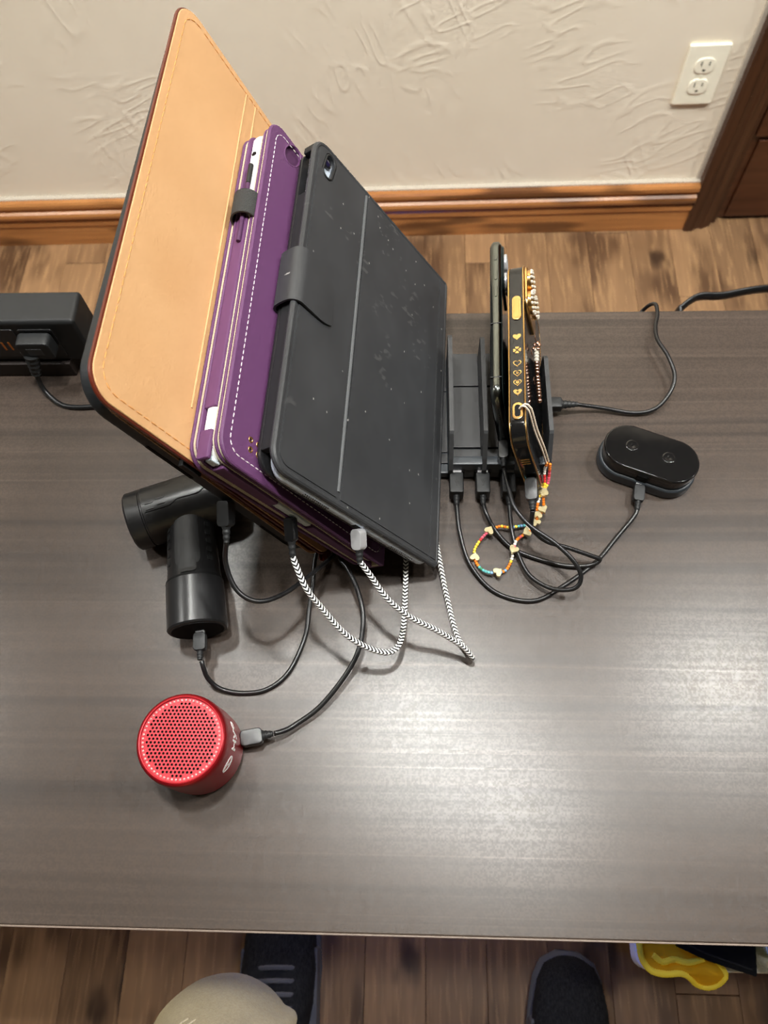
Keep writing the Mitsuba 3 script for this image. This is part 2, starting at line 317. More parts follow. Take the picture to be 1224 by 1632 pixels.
struct('rail', box(DX0 + .03, DX1 - .03, .006, .013, FLOOR + .01, FLOOR + .20, .003), DOORM, dk, M=W)
struct('stile', box(DX0 + .018, DX0 + .12, .004, .013, FLOOR + .21, DTOP - .02, .003), DOORM, dk, M=W)
# recessed ceiling lamps, all unseen, some added as wall fill
for i, ((x, y), L, r) in enumerate(LAMPS):
    k = thing('unseen_ceiling_lamp', 'unseen round recessed ceiling lamp in a white trim ring', 'lamp', 'recessed ceiling lamps')
    d = lathe([(r, CEIL - .004), (r, CEIL - .003)], 32); d = trimesh.Trimesh(d.vertices + [x, y, 0], d.faces, process=False)
    put('diffuser', d, CEILM, k, smooth=False, emitter={'type': 'area', 'radiance': rgb(WARM * L)})
    ring = lathe([(r + .002, CEIL - .006), (r + .018, CEIL - .005), (r + .018, CEIL - .0005), (r + .002, CEIL - .0005)], 32)
    put('trim_ring', trimesh.creation.annulus(r + .002, r + .018, .006).apply_translation([x, y, CEIL - .0035]), CEILM, k)
# wall outlet
O = W @ frame((.490, 0, -.3935), (1, 0, 0), (0, 0, 1), (0, -1, 0))       # x right, y up, z out of the wall
k = thing('wall_outlet', 'ivory duplex electrical outlet on the plaster wall', 'outlet')
put('cover_plate', slab(-.0355, .0355, -.0567, .0567, 0, .0065, .004, .0045, 4, 3), CREAM, k, M=O)
for s in (1, -1):
    cy = s * .0195
    rc = put('receptacle', slab(-.017, .017, cy - .0142, cy + .0142, .005, .0086, .012, .0012, 6, 2), CREAM, k, M=O)
    put('slot', box(-.0078, -.0056, cy + .000, cy + .0085, .0080, .0089, .0002), SLOTB, rc, M=O)
    put('slot', box(.0056, .0078, cy + .001, cy + .0078, .0080, .0089, .0002), SLOTB, rc, M=O)
    put('ground_hole', slab(-.0026, .0026, cy - .0100, cy - .0052, .0080, .0089, .0024, .0002, 4), SLOTB, rc, M=O)
put('screw', lathe([(.0034, .0062), (.0032, .0076), (.001, .0079)], 16), CREAM, k, M=O)

# ---------------------------------------------------------------- the desk
D = .471
k = thing('desk', 'dark taupe wood-grain laminate desk carrying all the devices', 'desk')
DXA, DXB = -1.25, .98  # unseen ends drawn longer to keep side light off the floor
put('desktop', box(DXA, DXB, -D + .0008, 0, -.025, 0, .0008), DESKM, k, smooth=False)
put('edge_band', box(DXA, DXB, -D - .0004, -D + .0008, -.0248, -.0002, .0003), M_('edge_band', pbr(lin(104, 90, 80), .45)), k, smooth=False)
for x in (DXA + .03, DXB - .03):
    lg = put('leg', box(x - .02, x + .02, -.245, -.205, FLOOR + .025, -.045, .003), BLACK, k)
    put('foot', box(x - .025, x + .025, -.40, -.03, FLOOR, FLOOR + .025, .004), BLACK, lg)
    put('top_bar', box(x - .02, x + .02, -.41, -.04, -.045, -.025, .003), BLACK, lg)
# unseen light bar added to tint the shade under the desk blue
k = thing('added_led_bar', 'small blue light bar, unseen and added under the desktop for the blue glow', 'lamp')
put('housing', box(-.10, .08, -.30, -.28, -.033, -.025, .001), LEDM, k)
v = tri([(-.095, -.296, -.0335), (-.095, -.284, -.0335), (.075, -.284, -.0335), (.075, -.296, -.0335)], [[0, 1, 2], [0, 2, 3]])
put('diffuser', v, LEDM, k, smooth=False, emitter={'type': 'area', 'radiance': rgb(A([.06, .22, 1.0]) * BLUE)})

# ---------------------------------------------------------------- charging station
ST = thing('charging_station', 'black multi-port charging station with divider slots holding tablets and phones', 'charging station')
SX0, SX1, SY0, SY1, ZF = -.101, .098, -.160, -.056, .0203
put('base', cat_([box(.0215, SX1, SY0, SY1, .002, .0155, .0015), box(SX0, .0225, SY0, SY1, .002, .0095, .0015)]), STEELB, ST)
put('front_lip', box(.0215, SX1, SY0 - .0005, SY0 + .007, .0150, .0245, .0012), STEELB, ST)
for x in (SX0 + .01, SX1 - .01):
    for y in (SY0 + .01, SY1 - .01): put('rubber_foot', lathe([(.005, 0), (.005, .003)], 12), BLACK, ST, M=frame((x, y, 0), (1, 0, 0), (0, 1, 0), (0, 0, 1)))
DIV = [(.0235, -.058), (.0482, -.060), (.0722, -.062), (.0953, -.078)]
edges = [SX0 + .002, -.060, -.026] + [d[0] for d in DIV]
tops = [.0112, .0112, .0112, .0185, .0186, .0168]
for i in range(len(edges) - 1):
    for ya, yb in ((-.1520, -.1440), (-.1424, -.0880), (-.0868, SY1)):
        put('slot_panel', box(edges[i] + .0020, edges[i + 1] - .0016, ya, yb, (.0092 if i < 3 else .0152), tops[i], .0005), GRAYB, ST)
for x, yb in DIV:
    pl = sg.Polygon([(-.164, .016), (-.164, .022), (-.1595, .030), (-.147, .046), (-.145, .0475), (yb - .004, .0475), (yb, .045), (yb + .001, .016)])
    m = extr(pl, .0032); m.apply_transform(frame((x - .0016, 0, 0), (0, 1, 0), (0, 0, 1), (1, 0, 0)))
    put('divider', m, GRAYB, ST, smooth=False)
for x in (.0279, .0476, .0667, -.030, -.048, -.066, -.084, -.012, .008):
    put('usb_port', box(x - .0062, x + .0062, SY0 - .0012, SY0 + .001, *((.0040, .0150) if x > .02 else (.0028, .0088)), .0004), DEEP, ST)
put('power_socket', box(SX1 - .001, SX1 + .0015, -.107, -.091, .004, .0165, .001), DEEP, ST)

# ---------------------------------------------------------------- folio case with the tan lining (leftmost tablet)
Ft = tablet_frame((-.0616, -.2350, .0207), .4131, .0255); L, H = .2914, .2333
k = thing('tablet_case', 'large tablet in black rubber case with tan leather folio cover, leftmost in the station', 'tablet')
put('lining', slab(0, L, .002, H, -.0012, 0, .017, .0006, 10), TAN, k, M=Ft, label='tan leather lining')
cv = put('cover', slab(-.0012, L + .001, 0, H + .0012, -.0032, -.0010, .018, .0009, 10), BROWN, k, M=Ft, label='red-brown leather cover')
put('stitching', dashes(rect_path(.0055, L - .0055, .006, H - .0055, .013, .0002), .0040, .0016, .0004), TANTH, k, M=Ft, smooth=False, kind='stuff')
for b in (.1640, .1530):
    put('fold_line', tube([(.030, b, -.0001), (.1, b, .00025), (.2, b, .00025), (L - .006, b, -.0001)], .0007, 8), TAN, k, M=Ft)
TW = rotz(-.016, (0, .001, 0))
put('back_panel', slab(-.0010, L - .006, .001, .2235, -.0090, -.0083, .019, .0003, 10), TAN, k, M=Ft @ TW)
put('inner_leather', slab(.0003, L - .007, .003, .2215, -.0083, -.0076, .018, .0003, 10), BROWN, k, M=Ft @ TW)
th = np.linspace(-math.pi / 2, math.pi / 2, 12)
sp = sg.Polygon([(-.0045 + .0045 * math.sin(t), -.0002 - .0046 * math.cos(t)) for t in th][::-1] + [(-.0045 + .0034 * math.sin(t), -.0002 - .0033 * math.cos(t)) for t in th])
m = extr(sp, L - .001); m.vertices = np.column_stack([m.vertices[:, 2] - .0005, m.vertices[:, 1] + .0045, m.vertices[:, 0]]); m.fix_normals()
put('spine', m, BROWN, k, M=Ft, label='rounded brown leather spine')
sh = put('rubber_case', slab(.0022, .2825, .004, .2240, -.0226, -.0091, .022, .0030, 10, 3), TPU, k, M=Ft @ TW, label='black rubber case')
for b0, b1 in ((.132, .172), (.030, .062)): put('speaker_slot', slab(b0, b1, -.0205, -.0183, -.0005, .0004, .0009, .0002, 4), DEEP, sh, M=Ft @ TW @ frame((.0022, 0, 0), (0, 1, 0), (0, 0, 1), (-1, 0, 0)))
put('clip', box(-.0022, .008, .142, .158, -.0084, -.0050, .0006), BLACKM, k, M=Ft)

# ---------------------------------------------------------------- purple folio case
Fp = tablet_frame((-.0248, -.2402, .0205), .467, .0302); L, H = .2567, .1787
Fl = Fp @ frame((0, 0, -.0187), (1, 0, 0), (0, math.cos(.030), -math.sin(.030)), (0, math.sin(.030), math.cos(.030))); Ll, Hl = .2540, .1780
k = thing('tablet_case', 'tablet in purple leather folio case with beige lining and white stitching', 'tablet')
hole = sg.Polygon(A([(math.cos(t) * .0115, math.sin(t) * .0072) for t in np.linspace(0, 2 * math.pi, 40, endpoint=False)]) @ A([[.82, .57], [-.57, .82]]).T + [.2455, .1535])
pp = sg.Polygon(rr(L - .0016, H - .0016, .013, 8, L / 2, H / 2, .004)).difference(hole)
for a, b in ((.0207, .1558), (.0208, .1489), (.0148, .1550), (.0148, .1481)): pp = pp.difference(sg.Point(a, b).buffer(.0014, 8))
pn = put('panel', extr(pp, .0026, -.0026), PURPLE, k, M=Fp, smooth=20, label='purple pebbled leather panel')
put('binding', tube(rect_path(.0010, L - .001, .001, H - .001, .0125, -.0014, 8, .004), .0014, 10), PURPLE, k, M=Fp)
put('stitching', dashes(rect_path(.0062, L - .0062, .0062, H - .0062, .009, .0002), .0028, .0014, .00036), CREAMTH, k, M=Fp, smooth=False, kind='stuff')
put('camera_well', extr(hole.buffer(.0012), .0004, -.0030), PURPD, k, M=Fp, smooth=False)
hp = np.vstack([A(hole.exterior.coords)]); put('camera_rim', tube(np.column_stack([hp[:-1], np.full(len(hp) - 1, -.0004)]), .0007, 8, True), PURPLE, k, M=Fp)
for a, b in ((.0207, .1558), (.0208, .1489), (.0148, .1550), (.0148, .1481)):
    t_ = np.linspace(0, 2 * math.pi, 14, endpoint=False); put('eyelet', tube(np.column_stack([a + .0015 * np.cos(t_), b + .0015 * np.sin(t_), 0 * t_]), .00045, 6, True), GOLD, k, M=Fp)
def wp(m):
    v = m.vertices.copy(); t = np.clip(v[:, 1] / H, 0, 1); d = np.minimum(v[:, 2] + .0078, 0); v[:, 2] = np.where(v[:, 2] < -.0078, -.0078 + d * (.60 + .40 * t), v[:, 2]); m.vertices = v; return m
put('lining', slab(.0012, L - .0015, .002, H - .0008, -.0042, -.0027, .012, .0005, 8), LINING, k, M=Fp)
put('holder', slab(.001, L - .002, .002, H - .0004, -.0064, -.0044, .012, .0009, 8), PURPLE, k, M=Fp)
put('holder_lining', slab(.0012, L - .0045, .002, H - .0008, -.0076, -.0065, .012, .0005, 8), LINING, k, M=Fp)
tb = put('tablet_body', wp(slab(.0025, L - .007, .003, H - .0004, -.0158, -.0078, .010, .0030, 6, 3)), WHITEP, k, M=Fp, label='white tablet edge')
put('screen', wp(slab(.009, L - .014, .010, H - .008, -.0160, -.0156, .006, .0001, 4)), SCREEN, k, M=Fp)
put('jack', rod((.2275, H - .0030, -.0116), (.2275, H + .0000, -.0116), .0018), DEEP, tb, M=Fp)
put('top_band', wp(box(.032, .172, H - .0022, H + .0006, -.0163, -.0076, .0012)), PURPLE, k, M=Fp)
put('corner_band', wp(box(-.0002, .0180, H - .0030, H + .0006, -.0163, -.0076, .0014)), PURPLE, k, M=Fp)
put('front_band', wp(box(-.0004, .0035, .003, .0785, -.0166, -.0078, .0012)), PURPLE, k, M=Fp)
put('front_band', wp(box(-.0004, .0035, .1150, .1655, -.0166, -.0078, .0012)), PURPLE, k, M=Fp)
put('front_band', wp(box(-.0002, .0030, .0785, .1150, -.0166, -.0150, .0005)), PURPLE, k, M=Fp)
put('port_edge', wp(box(.0008, .0040, .0790, .1145, -.0150, -.0094, .0008)), PALEBL, k, M=Fp)
put('corner_edge', wp(box(.0010, .0060, .1665, .1735, -.0148, -.0096, .0010)), PALEBL, k, M=Fp)
put('bezel', wp(slab(.0005, L - .006, .002, H + .0010, -.0178, -.0160, .011, .0008, 8)), PURPLE, k, M=Fp)
lc = put('left_cover', slab(0, Ll, 0, Hl, 0, .0024, .013, .0011, 8), PURPLE, k, M=Fl, label='purple leather front cover')
put('suede', slab(.0012, Ll - .0012, .001, Hl - .0006, .0024, .0058, .012, .0006, 8), LINING, k, M=Fl, label='beige suede lining')
put('stitching', dashes(rect_path(.004, Ll - .004, .005, Hl - .0035, .010, .0060), .0026, .0016, .0003), CREAMTH, k, M=Fl, smooth=False, kind='stuff')
put('spine', box(.0008, L - .002, -.0012, .0014, -.0172, -.0004, .0008), PURPLE, k, M=Fp)
put('spine_lining', box(.0004, L - .004, .0014, .0045, -.0150, -.0028, .0008), LINING, k, M=Fp)
# elastic pen loop
t_ = np.linspace(-.25, math.pi + .35, 22); cc, rb = -.0112, .0086
outer = [(cc + rb * math.cos(t), H - .001 + (.0085 if math.sin(t) > 0 else .006) * math.sin(t)) for t in t_]; inner = [(cc + (rb - .0012) * math.cos(t), H - .001 + (.0073 if math.sin(t) > 0 else .006) * math.sin(t)) for t in t_]
m = extr(sg.Polygon(outer + inner[::-1]), .0190); m.apply_transform(frame((.1690, 0, 0), (0, 0, 1), (0, 1, 0), (1, 0, 0))); m.fix_normals()
put('pen_loop', m, ELASTIC, k, M=Fp, label='black elastic pen loop')
# stylus in the loop
ks = thing('stylus', 'slim stylus with black tip held in the elastic loop of the purple case', 'stylus')
put('tip', rod((.1985, H + .0016, -.0105), (.2150, H + .0016, -.0105), .0016), BLACKM, ks, M=Fp, label='black rubber tip')
put('barrel', rod((.1500, H + .0016, -.0105), (.1985, H + .0016, -.0105), .0015), PURPD, ks, M=Fp)

# ---------------------------------------------------------------- black folio case
GROOVE = M_('fold_gray', pbr(lin(74, 76, 78), .45))
Fb = tablet_frame((.0132, -.2395, .0203), .5665, .0404); L, H = .2532, .1720
k = thing('tablet_case', 'tablet in a scuffed black folio case with clasp tab, front-most right of the tablets', 'tablet')
chole = sg.Polygon(rr(.0215, .0095, .0047, 6) @ A([[.985, -.17], [.17, .985]]) + [.2370, .1575])
base = sg.Polygon(rr(L, H, .012, 8, L / 2, H / 2, .003)).difference(chole)
put('back_shell', extr(base, .0030, -.0036), SCUFF, k, M=Fb, smooth=20, label='scuffed black back shell')
put('binding', tube(rect_path(.0006, L - .0006, .0006, H - .0006, .0115, -.0022, 8, .003), .0022, 10), SCUFF, k, M=Fb)
fp = sg.Polygon(rr(L - .0065, H - .0065, .009, 8, L / 2, H / 2, .001)).difference(chole.buffer(.0012))
for b0, b1 in ((-.1, .0115), (.0125, .1130), (.1172, .3)):
    q = fp.intersection(sg.box(-1, b0, 1, b1)).buffer(-.0002, join_style='mitre')
    put('fold_panel', extr(q, .0008, -.0007), SCUFF, k, M=Fb, smooth=20)
put('fold_ridge', tube([(.008, .1150, -.0009), (.1, .1152, -.0004), (.2, .1152, -.0004), (L - .004, .1150, -.0009)], .0013, 8), GROOVE, k, M=Fb)
put('camera_well', extr(chole.buffer(.001), .0004, -.0038), STEEL, k, M=Fb, smooth=False)
hp = A(chole.exterior.coords)[:-1]; put('camera_rim', tube(np.column_stack([hp, np.full(len(hp), -.0002)]), .0008, 8, True), BLACKM, k, M=Fb)
ln = put('camera_lens', lathe([(.0042, -.0036), (.0042, -.0016), (.0034, -.0012), (.003, -.0016), (.0005, -.0017)], 24), PIANO, k, M=Fb @ frame((.2412, .1583, 0), (1, 0, 0), (0, 1, 0), (0, 0, 1)))
put('glass', lathe([(.0028, -.0016), (.0022, -.0010), (.0004, -.0008)], 20), LENS, ln, M=Fb @ frame((.2412, .1583, 0), (1, 0, 0), (0, 1, 0), (0, 0, 1)))
tb = put('tablet_body', slab(-.0022, L - .006, .0050, H - .006, -.0105, -.0036, .011, .0030, 8, 4), STEEL, k, M=Fb, label='silver gray tablet edge')
dots = []
for b0, b1 in ((.1165, .1375), (.0245, .0490)):
    for i, b in enumerate(np.linspace(b0, b1, 13)):
        for c in (-.0062, -.0078): dots.append(rod((-.0024, b + (.0004 if c < -.007 else 0), c), (-.0012, b + (.0004 if c < -.007 else 0), c), .00050, 8, .0001))
put('speaker_grille', cat_(dots), DEEP, tb, M=Fb, smooth=False, kind='stuff')
put('port', box(-.0025, 0, .0805, .0895, -.0090, -.0058, .0008), DEEP, tb, M=Fb)
put('top_wall', box(.012, .2055, H - .0062, H - .0006, -.0125, -.0030, .0010), BLACKM, k, M=Fb)
put('top_wall', box(.2435, L - .004, H - .0062, H - .0006, -.0125, -.0030, .0010), BLACKM, k, M=Fb)
put('volume_button', box(.2085, .2230, H - .0065, H - .0032, -.0088, -.0052, .0009), SILVER, k, M=Fb)
put('volume_button', box(.2250, .2405, H - .0065, H - .0032, -.0088, -.0052, .0009), SILVER, k, M=Fb)
put('front_cover', slab(.0010, L - .003, .001, H - .0010, -.0158, -.0126, .012, .0012, 8), BLACK, k, M=Fb, label='glossy black front cover')
# clasp tab folded over the top edge
P_ = [(.1395, .0004), (.150, .0009), (.1640, .0014), (.1705, .0012), (.1745, -.0024), (.1748, -.0110), (.1726, -.0164), (.1620, -.0170), (.1480, -.0168)]
P_ = catmull([(0, a, b) for a, b in P_], .002)[:, 1:]
tn = np.gradient(P_, axis=0); tn /= np.linalg.norm(tn, axis=1, keepdims=True); nn = np.column_stack([-tn[:, 1], tn[:, 0]])
ring = []
for i in range(len(P_)):
    t = min(1, i / 6); ha, hb = .1115 + .003 * (1 - t) ** 2, .1530 - .012 * (1 - t) ** 1.5
    o, q = P_[i] + nn[i] * .0010, P_[i] - nn[i] * .0004
    ring.append(A([(ha, q[0], q[1]), (ha, o[0], o[1]), (hb, o[0], o[1]), (hb, q[0], q[1])]))
m = loft(ring); m.fix_normals()
put('clasp_tab', m, SCUFF, k, M=Fb, smooth=30, label='scuffed magnetic clasp tab')

# ---------------------------------------------------------------- phones
Fa = tablet_frame((.0685, -.1455, .0204), .1821, .0365); L, H = .1440, .0715
k = thing('phone', 'slim black phone with shiny graphite rim, standing nearest the tablets', 'phone')
put('frame', slab(0, L, 0, H, -.0080, 0, .011, .0034, 8, 5), GRAPH, k, M=Fa, label='polished graphite rim')
put('back_glass', slab(.0022, L - .0022, .0022, H - .0022, -.0008, .0004, .010, .0006, 8), GREENB, k, M=Fa)
put('screen', slab(.0022, L - .0022, .0022, H - .0022, -.0084, -.0072, .010, .0006, 8), SCREEN, k, M=Fa)
cb = put('camera_bump', slab(.100, .140, .032, .0685, .0002, .0018, .008, .0008, 6), GREENB, k, M=Fa)
for a, b in ((.128, .058), (.110, .058), (.119, .042)):
    R_ = Fa @ frame((a, b, 0), (1, 0, 0), (0, 1, 0), (0, 0, 1))
    rg = put('lens_ring', lathe([(.0068, .0016), (.0068, .0034), (.006, .0038), (.0054, .0034), (.0004, .0033)], 24), SILVER, cb, M=R_)
for a0, a1 in ((.1015, .1115), (.0860, .0960), (.120, .124)): put('side_button', slab(a0, a1, -.0052, -.0028, H - .0006, H + .0005, .001, .0004, 4), GRAPH, k, M=Fa @ A([[1, 0, 0, 0], [0, 0, 1, 0], [0, 1, 0, 0], [0, 0, 0, 1.]]))
put('antenna_line', box(.0165, .0173, H - .003, H + .00008, -.0078, -.0002, .0001), BLACKM, k, M=Fa)
put('antenna_line', box(.0620, .0628, H - .003, H + .00008, -.0078, -.0002, .0001), BLACKM, k, M=Fa)
holes = [rod((-.0002, b, -.004), (.0004, b, -.004), .0006, 8, .0001) for b in np.linspace(.044, .056, 6)]
put('speaker_hole', cat_(holes), DEEP, k, M=Fa, smooth=False, kind='stuff')

Fg = tablet_frame((.0914, -.1823, .0203), .2801, .041); L, H = .1485, .0830
k = GP = thing('phone', 'phone in a black and gold heart-decorated case with jeweled camera frame', 'phone')
put('case', slab(0, L, 0, H, -.0112, 0, .014, .0016, 10, 3), PIANO, k, M=Fg, label='glossy black case')
for c in (-.0108, -.0004): put('gold_trim', tube(rect_path(-.0001, L + .0001, -.0001, H + .0001, .014, c), .00062, 8), GOLD, k, M=Fg, label='gold trim line')
put('screen', slab(.003, L - .003, .003, H - .003, -.0114, -.0110, .011, .0001, 8), SCREEN, k, M=Fg)
EDGE = Fg @ frame((0, H, 0), (0, 0, -1), (1, 0, 0), (0, 1, 0)); EDGE = Fg @ frame((0, H, 0), (0, 0, 1), (1, 0, 0), (0, 1, 0))      # x across the edge, y to the back, z out of the top edge
def deco(poly, a, mat=GOLD, nm='gold_heart', h=.0004):
    m = extr(poly, h, -.0001); put(nm, m, mat, k, M=EDGE @ frame((-.0052, a, 0), (1, 0, 0), (0, 1, 0), (0, 0, 1)), smooth=False)
bt = put('side_button', slab(-.0033, .0033, .0940, .1150, -.0006, .0010, .0032, .0007, 6), GOLD, k, M=EDGE @ frame((-.0052, 0, 0), (1, 0, 0), (0, 1, 0), (0, 0, 1)))
put('button_face', slab(-.0020, .0020, .0960, .1130, .0008, .0014, .0018, .0004, 6), M_('amber_button', pbr(lin(226, 160, 90), .35, metal=.6)), bt, M=EDGE @ frame((-.0052, 0, 0), (1, 0, 0), (0, 1, 0), (0, 0, 1)))
deco(heart(.0058), .0800)
clover = shapely.union_all([shapely.affinity.rotate(shapely.affinity.translate(heart(.0027), 0, .0018), q, origin=(0, 0)) for q in (0, 90, 180, 270)]); deco(clover, .0688, nm='gold_clover')
for a, inner in ((.0580, 0), (.0500, .0018), (.0425, .0026)):
    deco(heart(.0058).difference(heart(.0044)), a)
    if inner: deco(heart(inner), a)
deco(heart(.0058).difference(heart(.0018)), .0350)
put('strap_eyelet', slab(-.0036, .0036, .0135, .0265, -.0004, .0012, .0034, .0006, 6), GOLD, k, M=EDGE @ frame((-.0052, 0, 0), (1, 0, 0), (0, 1, 0), (0, 0, 1)))
put('eyelet_hole', slab(-.0019, .0019, .0155, .0245, .0008, .0014, .0018, .0002, 6), DEEP, k, M=EDGE @ frame((-.0052, 0, 0), (1, 0, 0), (0, 1, 0), (0, 0, 1)))
for b in (.0475, .0505, .0535): put('speaker_slot', slab(b - .0007, b + .0007, -.0088, -.0024, -.0006, .0005, .0007, .0003, 4), GOLD, k, M=Fg @ frame((0, 0, 0), (0, 1, 0), (0, 0, 1), (-1, 0, 0)))
cb = put('camera_frame', slab(.106, .1465, .042, .0815, -.0002, .0022, .009, .0008, 6), GOLD, k, M=Fg, label='gold camera frame')
for a, b in ((.136, .071), (.117, .071), (.1265, .0535)):
    R_ = Fg @ frame((a, b, 0), (1, 0, 0), (0, 1, 0), (0, 0, 1))
    rg = put('lens_ring', lathe([(.0088, .0018), (.0088, .0042), (.0070, .0048), (.0062, .0040), (.0004, .0039)], 24), GOLD, cb, M=R_)
    for q in np.arange(14) / 14 * 2 * math.pi:
        s = trimesh.creation.icosphere(1, .0012); s.apply_translation([.0079 * math.cos(q), .0079 * math.sin(q), .0049]); put('rhinestone', s, CRYSTAL, rg, M=R_, smooth=False)
for a, b, w in ((.131, .030, .005), (.119, .028, .005), (.108, .024, .003), (.090, .050, .005), (.072, .040, .006)): put('gold_heart', extr(heart(w), .0003, .0), ROSE, k, M=Fg @ frame((a, b, 0), (0, 1, 0), (-1, 0, 0), (0, 0, 1)), smooth=False)

# beaded strap of that phone: loop of cord, a double strand and a ring of beads
PS = thing('phone_strap', 'colorful beaded phone strap with gold hearts looped over the cables', 'strap')
Z_ = A([0, 0, 0])
for off in (A([0, 0, 0]), A([.0016, .0010, .0008])):
    P = catmull(A([(.0652, -.1600, .1000), (.0668, -.1598, .1030), (.0710, -.1612, .1000), (.0775, -.1652, .0800), (.0850, -.1680, .0600), (.0905, -.1690, .0420)]) + off)
    put('cord', tube(P, .0007, 8), WIRE, PS, label='pale cord')
names = list(BEADC)
def strand(P, pat, hearts, r=.00125):
    s = np.concatenate([[0], np.cumsum(np.linalg.norm(np.diff(P, axis=0), axis=1))]); t, i = 0., 0
    at = lambda q: A([np.interp(q, s, P[:, j]) for j in range(3)])
    hs = sorted(h * s[-1] for h in hearts); ball = lathe([(.0006, -r * .8), (r * .8, -r * .62), (r, 0), (r * .8, r * .62), (.0006, r * .8)], 10)
    while t < s[-1]:
        if hs and t >= hs[0]:
            hs.pop(0); p = at(t + .0024); h = heart(.0070); hm = extr(h, .0028, -.0014)
            put('heart_bead', hm, HEARTG, PS, M=rotz(random.uniform(0, 6.28), p + A([0, 0, .0012])), smooth=30, label='pale gold heart bead'); t += .0050; continue
        c = pat[(i // 3 + random.choice((0, 0, 0, 1))) % len(pat)]; p, q = at(t), at(t + .001); d = (q - p) + 1e-9
        M = aim(p, d, (0, 0, 1) if abs(d[2]) < .9 * np.linalg.norm(d) else (1, 0, 0))
        put('bead', ball, BEADC[c], PS, M=frame(p, M[:3, 0], -M[:3, 2], M[:3, 1]), smooth=40); t += 2 * r * .84; i += 1
    put('thread', tube(P, .0003, 5), WIRE, PS)
zz = .0018
st1 = catmull([(.0908, -.1690, .0420), (.0905, -.1712, .033), (.0912, -.1768, .026), (.0907, -.184, .02), (.0911, -.1903, .014), (.0885, -.1962, .008), (.0830, -.2035, .0052)], .001)
st2 = catmull([(.0935, -.1690, .0400), (.0940, -.1722, .031), (.0935, -.1768, .024), (.0885, -.184, .02), (.0866, -.1903, .0145), (.0868, -.1970, .009), (.0842, -.2030, .0060)], .001)
strand(st1, ['orange', 'white', 'red', 'yellow', 'orange'], [.40, .66, .86]); strand(st2, ['orange', 'red', 'pink', 'yellow', 'white', 'orange'], [.42, .74])
ring = A([(.0820, -.2046), (.0790, -.2011), (.0668, -.2031), (.0590, -.2027), (.0496, -.2082), (.0424, -.2163), (.0404, -.2223), (.0420, -.2306), (.0472, -.2374), (.0552, -.2388), (.0626, -.2358), (.0670, -.2285), (.0687, -.2212), (.0709, -.2147), (.0772, -.2087), (.0834, -.2046)])
hz = A([.0045, .0045, .0055, .0062, .0066, .0030, .0020, .0022, .0052, .0052, .0026, .0030, .0085, .0085, .0055, .0048])
strand(catmull(np.column_stack([ring, hz]), .001), ['white', 'teal', 'blue', 'yellow', 'orange', 'pink', 'red', 'yellow', 'orange', 'green', 'teal', 'blue', 'orange', 'yellow', 'white', 'pink', 'orange', 'yellow'], [.24, .42, .60, .79, .93])
# rhinestone charm lying on the back of that phone
CH = thing('charm', 'rose gold rhinestone flower charm hanging between heart-decorated phone and station divider', 'charm')
cp = catmull([(.0835, -.0960, .0760), (.0836, -.1040, .0720), (.0842, -.1120, .0680), (.0850, -.1200, .0640), (.0858, -.1280, .0600)], .001)
for i, q in enumerate(np.linspace(0, len(cp) - 1, 16).astype(int)):
    s = trimesh.creation.icosphere(1, .0019); put('bead', s, CRYSTAL if i < 4 else ROSE, CH, M=frame(cp[q], (1, 0, 0), (0, 1, 0), (0, 0, 1)), smooth=False)
for a in range(6):
    s = trimesh.creation.icosphere(1, .0015); s.apply_scale([1, 1, .6]); put('petal', s, ROSE, CH, M=frame(cp[0] + A([.0028 * math.cos(a * 1.047) * .6, .0026 + .0028 * math.sin(a * 1.047), .0008 + .0020 * math.cos(a * 1.047)]), (1, 0, 0), (0, 1, 0), (0, 0, 1)), smooth=True)

# ---------------------------------------------------------------- cables
def usb_symbol(M, s, k, mat):
    g = [sg.LineString([(0, -1), (0, 1)]).buffer(.09), sg.Point(0, -1).buffer(.26), sg.Polygon([(-.22, .95), (.22, .95), (0, 1.4)]), sg.LineString([(0, -.5), (.45, -.05), (.45, .35)]).buffer(.08), sg.LineString([(0, -.2), (-.45, .25), (-.45, .55)]).buffer(.08), sg.box(.3, .3, .6, .6), sg.Point(-.45, .6).buffer(.17)]
    put('usb_symbol', extr(shapely.affinity.scale(shapely.union_all(g), s, s, origin=(0, 0)), .0002), mat, k, M=M, smooth=False)
def plug_mesh(L, w, h, r, e=.0008): return slab(-w / 2, w / 2, 0, L, -h / 2, h / 2, r, e, 4, 2)
def relief(p0, d, L, r0, r1, ribs=3):
    prof = []
    for i in range(ribs * 4 + 1):
        t = i / (ribs * 4); r = r0 + (r1 - r0) * t; prof.append((r * (1.0 if i % 4 < 2 else .86), t * L))
    m = lathe(prof, 14); M = aim(p0, d, (0, 0, 1) if abs(d[2]) < .9 else (1, 0, 0)); m.apply_transform(frame(p0, M[:3, 0], -M[:3, 2], M[:3, 1])); return m
def cable(label, pts, r=.0016, mat=CORD, braid=False, flat=1.0, name='charging_cable', group=None):
    k = thing(name, label, 'cable', group); P = catmull(pts, .002)
    if braid: m, uv = tube(P, r, 14, uvs=True); put('cord', m, mat, k, smooth=True, uv=uv, label='black and white braided sleeve')
    else: put('cord', tube(P, r, 12, flat=flat), mat, k, smooth=True)
    return k
